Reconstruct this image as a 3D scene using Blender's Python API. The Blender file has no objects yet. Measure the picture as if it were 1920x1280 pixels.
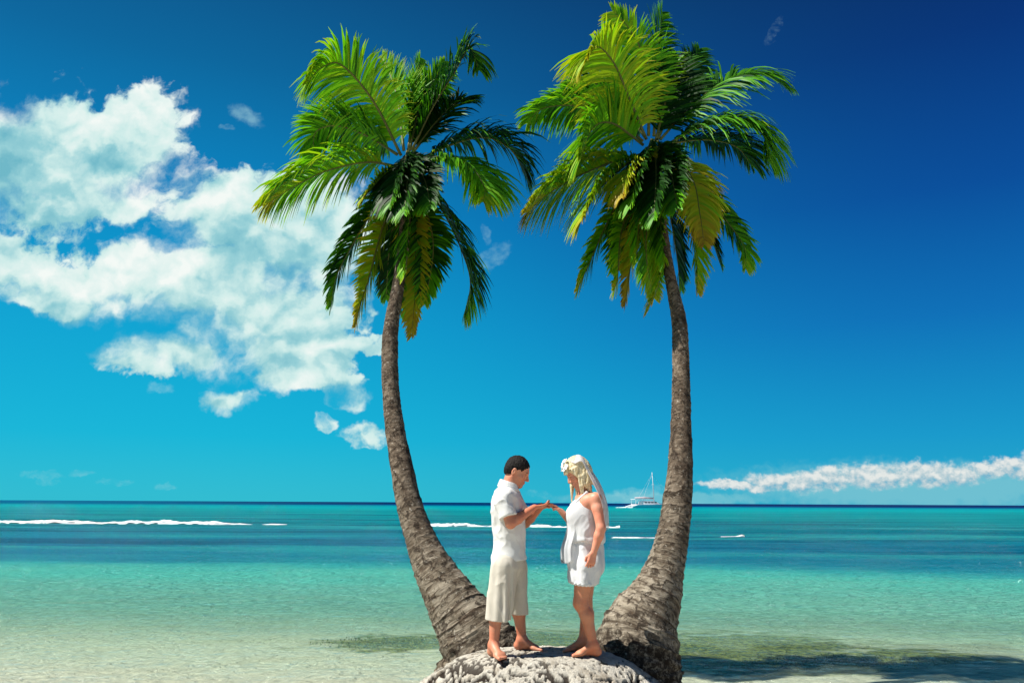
import bpy, math, random
import numpy as np
from mathutils import Vector, Matrix, Quaternion
PI = math.pi
scene = bpy.context.scene
COL = scene.collection
random.seed(7)
rng = np.random.default_rng(11)

# ------------------------------------------------------------------ camera
FPX = 1493.3
CAM = Vector((0, 0, 1.75))
PITCH = math.radians(11.43)
ROLL = 0.0052
CR = Matrix.Rotation(PI/2 + PITCH, 3, 'X') @ Matrix.Rotation(ROLL, 3, 'Z')
cd = bpy.data.cameras.new('camera'); cam = bpy.data.objects.new('camera', cd); COL.objects.link(cam)
cd.lens = 28; cd.sensor_width = 36; cd.clip_end = 80000; cd.clip_start = 0.05
cam.matrix_world = Matrix.Translation(CAM) @ CR.to_4x4()
scene.camera = cam

def ray(px, py):
    return CR @ Vector(((px-960)/FPX, -(py-640)/FPX, -1))
def at(px, py, Y):
    d = ray(px, py)
    return CAM + d*(Y/d.y)
def at_z(px, py, z):
    d = ray(px, py)
    return CAM + d*((z-CAM.z)/d.z)
def uv_dir(px, py):
    d = ray(px, py)
    return d.x/d.y, d.z/d.y

# ------------------------------------------------------------------ tags
def tag(o, label=None, cat=None, group=None, kind=None):
    if label: o['label'] = label
    if cat: o['category'] = cat
    if group: o['group'] = group
    if kind: o['kind'] = kind
    return o
def empty(name, loc, label, cat, group=None):
    o = bpy.data.objects.new(name, None); COL.objects.link(o); o.location = loc
    o.empty_display_size = .2
    return tag(o, label, cat, group)

# ------------------------------------------------------------------ mesh helpers
def mesh_obj(name, V, F, mats, parent=None, smooth=True, uv=None, fmat=None, col=None, attr='tone'):
    me = bpy.data.meshes.new(name)
    V = np.asarray(V, np.float32)
    if isinstance(F, np.ndarray):
        n = F.shape[1]; m = len(F)
        me.vertices.add(len(V)); me.vertices.foreach_set('co', V.ravel())
        me.loops.add(m*n); me.loops.foreach_set('vertex_index', F.astype(np.int32).ravel())
        me.polygons.add(m)
        me.polygons.foreach_set('loop_start', np.arange(0, m*n, n, dtype=np.int32))
        me.polygons.foreach_set('loop_total', np.full(m, n, np.int32))
        me.update(calc_edges=True)
    else:
        me.from_pydata([tuple(map(float, v)) for v in V], [], F)
    me.validate()
    if not isinstance(mats, (list, tuple)): mats = [mats]
    for mm in mats: me.materials.append(mm)
    if fmat is not None: me.polygons.foreach_set('material_index', np.asarray(fmat, np.int32))
    if smooth: me.polygons.foreach_set('use_smooth', np.ones(len(me.polygons), bool))
    if uv is not None:
        ul = me.uv_layers.new(name='UVMap')
        li = np.empty(len(me.loops), np.int32); me.loops.foreach_get('vertex_index', li)
        ul.data.foreach_set('uv', np.asarray(uv, np.float32)[li].ravel())
    if col is not None:
        ca = me.attributes.new(attr, 'FLOAT_COLOR', 'POINT')
        c = np.ones((len(V), 4), np.float32); c[:, :col.shape[1]] = col
        ca.data.foreach_set('color', c.ravel())
    me.update()
    o = bpy.data.objects.new(name, me); COL.objects.link(o)
    if parent: o.parent = parent
    return o

class MB:
    def __init__(s): s.v = []; s.f = []
    def add(s, V, F):
        b = len(s.v); s.v += [tuple(map(float, p)) for p in V]; s.f += [tuple(i+b for i in f) for f in F]
    def box(s, c, d, R=None):
        x, y, z = d[0]/2, d[1]/2, d[2]/2
        P = [Vector((i*x, j*y, k*z)) for k in (-1, 1) for j in (-1, 1) for i in (-1, 1)]
        if R: P = [R @ p for p in P]
        s.add([p+Vector(c) for p in P], [(0,2,3,1),(4,5,7,6),(0,1,5,4),(2,6,7,3),(0,4,6,2),(1,3,7,5)])
    def tube(s, pts, rad, n=8, cap=True):
        pts = [Vector(p) for p in pts]
        if not hasattr(rad, '__len__'): rad = [rad]*len(pts)
        T0 = (pts[1]-pts[0]).normalized(); A = T0.orthogonal().normalized()
        V = []; F = []
        for i, p in enumerate(pts):
            T = (pts[min(i+1, len(pts)-1)]-pts[max(i-1, 0)]).normalized()
            A = (A - T*A.dot(T)).normalized(); B = T.cross(A)
            for k in range(n):
                a = 2*PI*k/n; V.append(p + (A*math.cos(a)+B*math.sin(a))*rad[i])
        for i in range(len(pts)-1):
            for k in range(n):
                k2 = (k+1) % n; F.append((i*n+k, i*n+k2, (i+1)*n+k2, (i+1)*n+k))
        if cap: F.append(tuple(range(n-1, -1, -1))); F.append(tuple((len(pts)-1)*n+k for k in range(n)))
        s.add(V, F)
    def loft(s, secs, closed=True, cap=True):
        n = len(secs[0]); V = [p for q in secs for p in q]; F = []
        for i in range(len(secs)-1):
            for k in range(n if closed else n-1):
                k2 = (k+1) % n; F.append((i*n+k, i*n+k2, (i+1)*n+k2, (i+1)*n+k))
        if cap: F.append(tuple(range(n-1, -1, -1))); F.append(tuple((len(secs)-1)*n+k for k in range(n)))
        s.add(V, F)
    def build(s, name, mat, parent=None, smooth=False):
        return mesh_obj(name, s.v, s.f, mat, parent, smooth)

# numpy value noise
def _hash(ix, iy, iz, seed):
    h = (ix.astype(np.int64)*374761393 + iy.astype(np.int64)*668265263 + iz.astype(np.int64)*2147483647 + seed*1274126177) & 0xffffffff
    h = ((h ^ (h >> 13))*1274126177) & 0xffffffff
    h = ((h ^ (h >> 16))*2246822519) & 0xffffffff
    return ((h ^ (h >> 15)) & 0xffffff)/float(0xffffff)
def vnoise(x, y, z, seed=0):
    fx, fy, fz = np.floor(x), np.floor(y), np.floor(z)
    u, v, w = x-fx, y-fy, z-fz
    u = u*u*(3-2*u); v = v*v*(3-2*v); w = w*w*(3-2*w)
    r = 0
    for a in (0, 1):
        for b in (0, 1):
            for c in (0, 1):
                r = r + _hash(fx+a, fy+b, fz+c, seed)*(u if a else 1-u)*(v if b else 1-v)*(w if c else 1-w)
    return r*2-1
def fbm(x, y, z, oct=4, seed=0, gain=.5):
    r = 0; a = 1; t = 0
    for i in range(oct):
        r = r + a*vnoise(x, y, z, seed+i*17); t += a; a *= gain
        x = x*2.03+3.1; y = y*2.03+1.7; z = z*2.03+5.3
    return r/t
def sstep(a, b, x):
    t = np.clip((x-a)/(b-a), 0, 1); return t*t*(3-2*t)
def catmull(P, n):
    P = np.asarray(P, float); m = len(P)
    E = np.vstack([2*P[0]-P[1], P, 2*P[-1]-P[-2]])
    t = np.linspace(0, m-1-1e-9, n); i = t.astype(int); f = (t-i)[:, None]
    a, b, c, d = E[i], E[i+1], E[i+2], E[i+3]
    return .5*((2*b)+(c-a)*f+(2*a-5*b+4*c-d)*f**2+(3*b-a-3*c+d)*f**3)

# ------------------------------------------------------------------ node helper
class NT:
    def __init__(s, tree):
        s.t = tree; tree.nodes.clear()
    def n(s, typ, **kw):
        nd = s.t.nodes.new(typ)
        for k, v in kw.items(): setattr(nd, k, v)
        return nd
    def put(s, sock, v):
        if hasattr(v, 'is_output'): s.t.links.new(v, sock)
        else:
            if sock.type == 'RGBA' and hasattr(v, '__len__') and len(v) == 3: v = (*v, 1)
            sock.default_value = v
    def m(s, op, a, b=None, c=None, clamp=False):
        nd = s.n('ShaderNodeMath', operation=op, use_clamp=clamp)
        s.put(nd.inputs[0], a)
        if b is not None: s.put(nd.inputs[1], b)
        if c is not None: s.put(nd.inputs[2], c)
        return nd.outputs[0]
    def vm(s, op, a, b=None, out=0):
        nd = s.n('ShaderNodeVectorMath', operation=op)
        s.put(nd.inputs[0], a)
        if b is not None:
            if op == 'SCALE': s.put(nd.inputs['Scale'], b)
            else: s.put(nd.inputs[1], b)
        return nd.outputs['Value'] if op in ('LENGTH', 'DOT_PRODUCT') else nd.outputs[0]
    def xyz(s, x, y, z):
        nd = s.n('ShaderNodeCombineXYZ')
        for i, v in enumerate((x, y, z)): s.put(nd.inputs[i], v)
        return nd.outputs[0]
    def sep(s, v):
        nd = s.n('ShaderNodeSeparateXYZ'); s.put(nd.inputs[0], v); return nd.outputs
    def mix(s, f, a, b, blend='MIX', clamp=True):
        nd = s.n('ShaderNodeMix', data_type='RGBA', blend_type=blend, clamp_factor=clamp)
        s.put(nd.inputs[0], f); s.put(nd.inputs[6], a); s.put(nd.inputs[7], b); return nd.outputs[2]
    def fmix(s, f, a, b):
        nd = s.n('ShaderNodeMix', data_type='FLOAT'); s.put(nd.inputs[0], f); s.put(nd.inputs[2], a); s.put(nd.inputs[3], b)
        return nd.outputs[0]
    def noise(s, v, scale=1., detail=4, rough=.5, dist=0., lac=2., col=False):
        nd = s.n('ShaderNodeTexNoise'); s.put(nd.inputs['Vector'], v); s.put(nd.inputs['Scale'], scale)
        s.put(nd.inputs['Detail'], detail); s.put(nd.inputs['Roughness'], rough); s.put(nd.inputs['Distortion'], dist)
        nd.inputs['Lacunarity'].default_value = lac
        return nd.outputs['Color' if col else 'Fac']
    def voro(s, v, scale=1., feature='F1', rand=1., out='Distance'):
        nd = s.n('ShaderNodeTexVoronoi', feature=feature); s.put(nd.inputs['Vector'], v); s.put(nd.inputs['Scale'], scale)
        nd.inputs['Randomness'].default_value = rand
        return nd.outputs[out]
    def sst(s, x, a, b, lo=0., hi=1.):
        nd = s.n('ShaderNodeMapRange', interpolation_type='SMOOTHSTEP'); s.put(nd.inputs['Value'], x)
        s.put(nd.inputs['From Min'], a); s.put(nd.inputs['From Max'], b)
        nd.inputs['To Min'].default_value = lo; nd.inputs['To Max'].default_value = hi
        return nd.outputs[0]
    def ramp(s, f, stops, interp='LINEAR'):
        nd = s.n('ShaderNodeValToRGB'); cr = nd.color_ramp; cr.interpolation = interp
        while len(cr.elements) < len(stops): cr.elements.new(.5)
        for e, (p, c) in zip(cr.elements, stops):
            e.position = p; e.color = (*c, 1) if len(c) == 3 else c
        s.put(nd.inputs[0], f); return nd.outputs[0]
    def bump(s, h, strength=.5, dist=.02, normal=None):
        nd = s.n('ShaderNodeBump'); s.put(nd.inputs['Height'], h); s.put(nd.inputs['Strength'], strength)
        s.put(nd.inputs['Distance'], dist)
        if normal is not None: s.put(nd.inputs['Normal'], normal)
        return nd.outputs[0]
def lin(r, g, b):
    f = lambda c: (c/255/12.92 if c <= 10 else ((c/255+.055)/1.055)**2.4)
    return (f(r), f(g), f(b))

def material(name):
    m = bpy.data.materials.new(name); m.use_nodes = True
    T = NT(m.node_tree); out = T.n('ShaderNodeOutputMaterial')
    return m, T, out
ALB = .74     # scale from the tones written below to real base colours
def principled(T, out, color, rough=.6, spec=.4, normal=None, **kw):
    color = T.vm('SCALE', color, ALB)
    p = T.n('ShaderNodeBsdfPrincipled'); T.put(p.inputs['Base Color'], color); T.put(p.inputs['Roughness'], rough)
    T.put(p.inputs['Specular IOR Level'], spec)
    if normal is not None: T.put(p.inputs['Normal'], normal)
    for k, v in kw.items(): T.put(p.inputs[k], v)
    if out is not None: T.t.links.new(p.outputs[0], out.inputs[0])
    return p
def tri(T): return T.n('ShaderNodeTexCoord').outputs['Object']

# ------------------------------------------------------------------ light
SUN_EL = math.radians(55)
SUN_DIR = Vector((-math.cos(SUN_EL), -math.cos(SUN_EL)*.13, math.sin(SUN_EL))).normalized()
sl = bpy.data.lights.new('sun', 'SUN'); so = bpy.data.objects.new('sun', sl); COL.objects.link(so)
sl.energy = 5.0; sl.angle = math.radians(.5); sl.color = (1, .95, .86)
so.rotation_euler = SUN_DIR.to_track_quat('Z', 'Y').to_euler(); so.location = (-6, -2, 12)

# ------------------------------------------------------------------ world: sky and clouds
def build_world():
    w = bpy.data.worlds.new('World'); scene.world = w; w.use_nodes = True
    T = NT(w.node_tree)
    out = T.n('ShaderNodeOutputWorld'); bg = T.n('ShaderNodeBackground'); bg.inputs[1].default_value = .05
    T.t.links.new(bg.outputs[0], out.inputs[0])
    d = T.vm('NORMALIZE', T.n('ShaderNodeTexCoord').outputs['Generated'])
    x, y, z = T.sep(d)
    sky = T.n('ShaderNodeTexSky', sky_type='NISHITA'); sky.sun_disc = False
    sky.sun_elevation = SUN_EL; sky.sun_rotation = math.atan2(SUN_DIR.x, SUN_DIR.y)
    sky.air_density = 1.0; sky.dust_density = .3; sky.ozone_density = 3
    nish = T.mix(1, sky.outputs[0], (.25, .8, 1.1), 'MULTIPLY')
    # deep polarised blue away from the sun, cyan near the horizon
    el = T.m('ARCSINE', z)
    e = T.m('DIVIDE', el, math.radians(36))
    left = T.ramp(e, [(0, lin(40,190,212)), (.12, lin(0,182,216)), (.33, lin(0,164,210)), (.55, lin(0,136,196)), (.8, lin(4,102,156)), (1, lin(6,76,128))])
    right = T.ramp(e, [(0, lin(18,170,204)), (.12, lin(0,150,202)), (.33, lin(0,108,182)), (.55, lin(0,72,152)), (.8, lin(2,44,116)), (1, lin(4,26,84))])
    s = T.sst(x, -.38, .55)
    grad = T.mix(s, left, right)
    grad = T.vm('SCALE', grad, 10.0)
    base = T.mix(.9, nish, grad)
    # clouds, laid out in world directions
    yy = T.m('MAXIMUM', y, .08)
    u = T.m('DIVIDE', x, yy); v = T.m('DIVIDE', z, yy)
    P = T.xyz(u, v, 0.0)
    front = T.sst(y, .1, .25)
    wl = T.noise(P, 9, 5, .6, col=True)
    wv = T.vm('SUBTRACT', wl, (.5, .5, .5))
    Pw = T.vm('ADD', P, T.vm('SCALE', wv, .085))
    def blobs(lst, Pin):
        acc = None
        for (cx, cy, rx, ry, rot, top) in lst:
            cu, cv = uv_dir(cx, cy); cu2, cv2 = uv_dir(cx+rx, cy); cu3, cv3 = uv_dir(cx, cy-ry)
            mp = T.n('ShaderNodeMapping', vector_type='TEXTURE')
            T.put(mp.inputs['Vector'], Pin); mp.inputs['Location'].default_value = (cu, cv, 0)
            mp.inputs['Rotation'].default_value = (0, 0, math.radians(rot))
            mp.inputs['Scale'].default_value = (abs(cu2-cu), abs(cv3-cv), 1)
            f = T.m('SUBTRACT', 1.0, T.vm('LENGTH', mp.outputs[0]))
            if top < 1: f = T.m('MINIMUM', f, top)
            acc = f if acc is None else T.m('SMOOTH_MAX', acc, f, .12)
        return acc
    big = [(60,305,340,140,0,1),(255,250,120,98,0,1),(150,372,180,45,0,1),
           (420,400,125,115,0,1),(570,430,180,130,0,1),(370,525,300,98,-8,1),(110,540,110,60,-10,.35),(20,500,110,70,0,.25),
           (500,590,220,120,0,1),(330,660,170,45,0,1),(610,660,85,60,0,1),(570,710,90,40,0,1),(430,745,55,28,0,1),
           (690,815,70,26,0,.22),(606,790,26,18,0,.2),(700,645,42,26,0,.3),(650,740,50,35,0,.2)]
    f0 = blobs(big, Pw)
    def billow(V):
        v1 = T.n('ShaderNodeTexVoronoi', feature='SMOOTH_F1'); T.put(v1.inputs['Vector'], V); v1.inputs['Scale'].default_value = 15; v1.inputs['Smoothness'].default_value = .6
        v2 = T.n('ShaderNodeTexVoronoi', feature='SMOOTH_F1'); T.put(v2.inputs['Vector'], V); v2.inputs['Scale'].default_value = 38; v2.inputs['Smoothness'].default_value = .5
        return T.m('SUBTRACT', T.m('SUBTRACT', .72, T.m('MULTIPLY', v1.outputs['Distance'], .62)), T.m('MULTIPLY', v2.outputs['Distance'], .32))
    fine = T.noise(Pw, 34, 9, .6)
    Pv = T.vm('ADD', Pw, T.vm('SCALE', T.vm('SUBTRACT', T.noise(P, 40, 5, .6, col=True), (.5, .5, .5)), .022))
    bl = billow(Pv)
    f = T.m('ADD', T.m('ADD', f0, T.m('MULTIPLY', T.m('SUBTRACT', bl, .22), .85)), T.m('MULTIPLY', T.m('SUBTRACT', fine, .5), .8))
    wide = T.noise(T.vm('MULTIPLY', T.vm('ADD', P, (5, 2, 1)), (.8, 1.4, 1)), 6, 3, .5)
    edge = T.m('ADD', .17, T.m('MULTIPLY', T.sst(wide, .40, .66), .65))     # crisp tops here, feathered wisps there
    ms = T.n('ShaderNodeMapRange', interpolation_type='SMOOTHSTEP'); T.put(ms.inputs[0], f); ms.inputs[1].default_value = .04; T.put(ms.inputs[2], T.m('ADD', .04, edge))
    alpha = ms.outputs[0]
    up = (-.006, .018, 0)
    bl2 = billow(T.vm('ADD', Pv, up))
    soft = T.noise(T.vm('MULTIPLY', T.vm('ADD', Pw, (3.1, 1.2, 0)), (1, 1.5, 1)), 5.5, 5, .55)
    f0b = blobs(big, T.vm('ADD', Pw, (0, .06, 0)))
    lit = T.m('ADD', .52, T.m('MULTIPLY', T.m('SUBTRACT', bl, bl2), 1.15))
    lit = T.m('ADD', lit, T.m('MULTIPLY', T.m('SUBTRACT', f0, f0b), .28))
    lit = T.m('ADD', lit, T.m('MULTIPLY', T.m('SUBTRACT', soft, .5), 2.0))
    lit = T.m('ADD', lit, T.m('MULTIPLY', T.m('SUBTRACT', fine, .5), .5))
    ccol = T.ramp(lit, [(.05, lin(112,184,200)), (.35, lin(152,208,215)), (.62, lin(206,236,233)), (1.0, lin(244,250,246))])
    # cumulus bank on the horizon and wisps
    bank = [(1385,911,90,11,-4,1),(1470,904,90,20,-4,1),(1545,898,75,26,0,1),(1555,886,25,18,0,1),(1640,894,95,28,-3,1),(1740,888,95,30,-3,1),(1795,892,60,22,0,1),
            (1850,880,50,18,0,1),(1905,876,65,22,-6,1),(1985,866,90,22,-6,1)]
    Pb = T.vm('ADD', P, T.vm('SCALE', T.vm('SUBTRACT', T.noise(P, 55, 5, .6, col=True), (.5, .5, .5)), .020))
    g0 = blobs(bank, Pb)
    gn = T.noise(T.vm('MULTIPLY', P, (1, 1.3, 1)), 80, 8, .6)
    g = T.m('ADD', g0, T.m('MULTIPLY', T.m('SUBTRACT', gn, .5), .8))
    ga = T.m('MULTIPLY', T.sst(g, -.04, .5), .92)
    gl = T.m('ADD', .55, T.m('MULTIPLY', T.m('SUBTRACT', gn, T.noise(T.vm('MULTIPLY', T.vm('ADD', P, (-.003, .007, 0)), (1, 1.3, 1)), 80, 8, .6)), 1.6))
    gl = T.m('ADD', gl, T.m('MULTIPLY', T.m('SUBTRACT', g0, blobs(bank, T.vm('ADD', Pb, (0, .008, 0)))), .45))
    gcol = T.ramp(gl, [(.15, lin(120,180,205)), (.5, lin(185,205,212)), (.9, lin(235,236,232))])
    wisp = [(462,216,46,20,-32,.6),(425,238,18,8,0,.3),(925,480,45,22,35,.34),(912,440,12,22,15,.3),(80,890,50,10,0,.3),(155,885,30,8,0,.3),(310,912,26,9,0,.35),(215,905,40,8,0,.22),
            (1190,925,55,16,0,.36),(1235,920,30,14,0,.3),(300,728,30,14,0,.4),(1010,925,30,8,0,.2),(1450,60,40,9,60,.16),(90,905,30,9,0,.25)]
    h = T.m('ADD', blobs(wisp, Pb), T.m('MULTIPLY', T.m('SUBTRACT', gn, .5), .9))
    ha = T.m('MULTIPLY', T.sst(h, .05, .85), .42)
    # pale veil of distant haze under the bank
    under = [(1720,912,460,60,0,1),(1250,935,260,16,0,.5)]
    ua = T.m('MULTIPLY', T.sst(T.m('ADD', blobs(under, Pb), T.m('MULTIPLY', T.m('SUBTRACT', gn, .5), .5)), .0, .6), .9)
    c = T.mix(T.m('MULTIPLY', ua, front), base, T.vm('SCALE', lin(70,180,205), 10.0)) if False else base
    sc10 = lambda q: T.vm('SCALE', q, 10.0)
    rgb = T.n('ShaderNodeRGB'); rgb.outputs[0].default_value = (*lin(116,194,210), 1)
    rgb2 = T.n('ShaderNodeRGB'); rgb2.outputs[0].default_value = (*lin(170,222,228), 1)
    c = T.mix(T.m('MULTIPLY', ua, front), c, sc10(rgb.outputs[0]))
    c = T.mix(T.m('MULTIPLY', ha, front), c, sc10(rgb2.outputs[0]))
    c = T.mix(T.m('MULTIPLY', ga, front), c, sc10(gcol))
    c = T.mix(T.m('MULTIPLY', alpha, front), c, sc10(ccol))
    T.t.links.new(c, bg.inputs[0])
    w.cycles.sampling_method = 'MANUAL'; w.cycles.sample_map_resolution = 512
build_world()

# ------------------------------------------------------------------ materials
def mat_sand():
    m, T, out = material('sand')
    P = T.n('ShaderNodeNewGeometry').outputs['Position']
    n1 = T.noise(P, 1.2, 6, .6); n2 = T.noise(P, 40, 5, .7)
    c = T.mix(n1, (.74,.67,.50), (.90,.84,.68))
    c = T.mix(T.sst(n2, .35, .7), T.mix(.3, c, (.42,.36,.26)), c)
    # patches of algae and sea grass litter on the bottom
    x, y, z = T.sep(P)
    pn = T.noise(T.vm('MULTIPLY', P, (1, 1.6, 1)), 1.1, 7, .65, 1.0)
    def patch(cx, cy, rx, ry):
        a = T.m('DIVIDE', T.m('SUBTRACT', x, cx), rx); b = T.m('DIVIDE', T.m('SUBTRACT', y, cy), ry)
        return T.m('SUBTRACT', 1.0, T.m('SQRT', T.m('ADD', T.m('MULTIPLY', a, a), T.m('MULTIPLY', b, b))))
    acc = None
    for q in [(-1.55,11.9,1.35,1.2),(.45,12.0,1.6,1.9),(3.0,11.4,2.6,2.3),(2.6,9.9,1.5,.9),(4.0,10.4,1.5,1.0),(5.2,10.8,1.5,.8),(1.2,11.6,1.6,1.0)]:
        f = patch(*q); acc = f if acc is None else T.m('MAXIMUM', acc, f)
    al = T.sst(T.m('ADD', acc, T.m('MULTIPLY', T.m('SUBTRACT', pn, .5), 2.8)), -.08, .50)
    fine = T.noise(T.vm('MULTIPLY', P, (1.2, 1, 1)), 11, 5, .7)
    algae = T.mix(T.sst(fine, .36, .62), (.045,.06,.03), (.36,.36,.09))
    c = T.mix(T.m('MULTIPLY', al, .95), c, algae)
    h = T.m('ADD', T.m('MULTIPLY', n2, .25), T.m('MULTIPLY', T.noise(T.vm('MULTIPLY', P, (.8, 1.2, 1)), 5.5, 4, .55, 1.2), 1.6))
    principled(T, out, c, .9, .15, T.bump(h, 1.0, .06))
    return m

def mat_water():
    m, T, out = material('sea_water')
    P = T.n('ShaderNodeNewGeometry').outputs['Position']
    x, y, z = T.sep(P)
    wob = T.noise(T.vm('MULTIPLY', P, (.35, 1, 1)), .10, 5, .6)
    wob2 = T.noise(T.vm('MULTIPLY', P, (.25, 1, 1)), .5, 5, .65)
    # distance from shore, pulled in on the right
    sh = T.m('ADD', y, T.m('MULTIPLY', T.sst(x, 2, 16), 3.4))
    D = T.m('MULTIPLY', T.m('MAXIMUM', sh, 6.0), T.m('ADD', 1.0, T.m('ADD', T.m('MULTIPLY', T.m('SUBTRACT', wob, .5), .42), T.m('MULTIPLY', T.m('SUBTRACT', wob2, .5), .20))))
    t = T.m('DIVIDE', T.m('LOGARITHM', T.m('DIVIDE', D, 6.0), math.e), math.log(1000))
    L = lambda d: math.log(d/6)/math.log(1000)
    k = lambda r, g, b, s=.72: tuple(c*s for c in lin(r, g, b))
    body = T.ramp(t, [(L(8), k(218,222,188)), (L(11), k(182,230,198)), (L(15), k(150,234,204)), (L(20.5), k(100,218,196)), (L(23.0), k(58,184,184)), (L(25.5), k(28,140,166)),
                      (L(32), k(12,122,156)), (L(42), k(10,134,158)), (L(58), k(2,122,140)), (L(68), k(0,134,148)), (L(100), k(0,146,154)), (L(250), k(0,170,176)),
                      (L(400), k(0,140,166)), (L(540), k(0,52,112)), (L(800), k(0,34,96)), (L(5000), k(0,30,88))])
    # streaks of reef and deeper channels out to sea
    st = T.noise(T.vm('MULTIPLY', P, (.05, .35, 1)), .55, 6, .6, .3)
    far = T.m('MULTIPLY', T.sst(y, 23, 30), T.sst(y, 260, 120))
    body = T.mix(T.m('MULTIPLY', T.m('MULTIPLY', T.sst(st, .48, .62), far), .75), body, k(0,86,120,.7))
    st2 = T.noise(T.vm('ADD', T.vm('MULTIPLY', P, (.045, .4, 1)), (7, 3, 1)), .5, 6, .6, .3)
    body = T.mix(T.m('MULTIPLY', T.m('MULTIPLY', T.sst(st2, .49, .62), far), .7), body, k(44,172,174))
    nav = T.m('MULTIPLY', T.sst(T.m('DIVIDE', x, y), -.15, -.6), T.sst(y, 400, 560))
    body = T.mix(T.m('MULTIPLY', nav, .8), body, k(0,104,144))
    # ripples
    rip = T.noise(T.vm('MULTIPLY', P, (.8, 1.3, 1)), 5.0, 5, .62, .8)
    rip2 = T.noise(T.vm('MULTIPLY', P, (.5, 1.3, 1)), 1.2, 4, .55, .4)
    rip3 = T.noise(T.vm('MULTIPLY', P, (.3, 1., 1)), .22, 5, .6)
    hgt = T.m('ADD', T.m('ADD', T.m('MULTIPLY', rip, .26), T.m('MULTIPLY', rip2, .34)), T.m('MULTIPLY', rip3, .30))
    nrm = T.bump(hgt, 1.0, 1.0)
    op = T.ramp(t, [(L(7.2), (.02,)*3), (L(8.5), (.08,)*3), (L(11), (.18,)*3), (L(13), (.34,)*3), (L(16), (.66,)*3), (L(21), (.90,)*3), (L(24), (.97,)*3), (L(30), (1,)*3)])
    tint = T.ramp(t, [(L(7), (.97,.99,.97)), (L(9), (.90,.99,.95)), (L(12), (.82,.98,.90)), (L(18), (.45,.93,.86)), (L(25), (.2,.7,.75))])
    tr = T.n('ShaderNodeBsdfTransparent'); T.put(tr.inputs[0], tint)
    df = T.n('ShaderNodeBsdfDiffuse'); T.put(df.inputs[0], T.vm('SCALE', body, ALB)); T.put(df.inputs['Normal'], nrm)
    m1 = T.n('ShaderNodeMixShader'); T.put(m1.inputs[0], op); T.t.links.new(tr.outputs[0], m1.inputs[1]); T.t.links.new(df.outputs[0], m1.inputs[2])
    gl = T.n('ShaderNodeBsdfGlossy'); gl.inputs['Roughness'].default_value = .08; T.put(gl.inputs['Normal'], nrm); gl.inputs[0].default_value = (.9, .97, 1, 1)
    fr = T.n('ShaderNodeFresnel'); fr.inputs[0].default_value = 1.33; T.put(fr.inputs['Normal'], nrm)
    ff = T.m('MINIMUM', T.m('MULTIPLY', fr.outputs[0], .9), T.ramp(t, [(L(20), (.42,)*3), (L(120), (.16,)*3), (L(300), (.08,)*3)]))
    m2 = T.n('ShaderNodeMixShader'); T.put(m2.inputs[0], ff); T.t.links.new(m1.outputs[0], m2.inputs[1]); T.t.links.new(gl.outputs[0], m2.inputs[2])
    T.t.links.new(m2.outputs[0], out.inputs[0])
    return m

def mat_bark():
    m, T, out = material('palm_bark')
    uvn = T.n('ShaderNodeTexCoord'); U = uvn.outputs['UV']; O = uvn.outputs['Object']
    a = T.noise(O, 5, 7, .65)
    at_ = T.n('ShaderNodeAttribute'); at_.attribute_name = 'tone'; sp = T.sep(at_.outputs['Color']); rooty = sp[0]; saw = sp[1]
    scar = T.noise(T.vm('MULTIPLY', U, (6, 34, 1)), 1.0, 6, .68, .9)
    blot = T.noise(O, 13, 6, .7, .6)
    c = T.mix(T.sst(a, .3, .7), (.085,.060,.043), (.26,.205,.15))
    vv = T.sep(U)[1]
    c = T.mix(T.sst(vv, 1.2, .25), c, T.mix(T.sst(a, .3, .7), (.19,.155,.112), (.42,.37,.29)))
    c = T.mix(T.m('MULTIPLY', T.sst(saw, .74, .95), .85), c, (.04,.028,.02))
    c = T.mix(T.sst(scar, .44, .68), c, (.10,.072,.05))
    c = T.mix(T.m('MULTIPLY', T.sst(blot, .50, .60), .85), c, (.035,.025,.018))
    c = T.mix(T.sst(T.noise(O, 40, 3, .6), .6, .75), c, (.50,.46,.39))
    c = T.mix(T.m('MULTIPLY', rooty, T.sst(T.noise(O, 26, 5, .7, .5), .36, .56)), c, (.035,.025,.018))
    h = T.m('SUBTRACT', T.m('MULTIPLY', blot, .5), T.m('MULTIPLY', T.sst(scar, .42, .7), .9))
    h = T.m('ADD', h, T.m('MULTIPLY', T.noise(O, 60, 4, .7), .25))
    principled(T, out, c, .9, .1, T.bump(h, .7, .022))
    return m

def mat_root():
    m, T, out = material('palm_roots')
    O = tri(T)
    n = T.noise(O, 22, 6, .7, .5); n2 = T.noise(T.vm('MULTIPLY', O, (1, 1, .35)), 30, 4, .6)
    c = T.mix(T.sst(n, .42, .62), (.045,.032,.022), (.30,.25,.18))
    principled(T, out, c, .95, .1, T.bump(T.m('ADD', n, n2), 1.0, .04))
    return m

def mat_mound():
    m, T, out = material('mound_crust')
    O = T.n('ShaderNodeNewGeometry').outputs['Position']
    at_ = T.n('ShaderNodeAttribute'); at_.attribute_name = 'pits'
    pit = T.sep(at_.outputs['Color'])[0]
    n = T.noise(O, 9, 7, .65); f = T.noise(O, 55, 5, .7)
    c = T.mix(n, (.50,.46,.38), (.74,.71,.63))
    c = T.mix(T.m('MULTIPLY', T.sst(f, .52, .68), .55), c, (.2,.16,.12))
    c = T.mix(T.m('MULTIPLY', T.sst(T.noise(O, 3.5, 6, .65, .8), .46, .66), .6), c, (.34,.27,.185))
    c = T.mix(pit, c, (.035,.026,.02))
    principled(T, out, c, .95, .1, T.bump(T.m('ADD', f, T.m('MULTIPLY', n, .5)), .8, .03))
    return m

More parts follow.
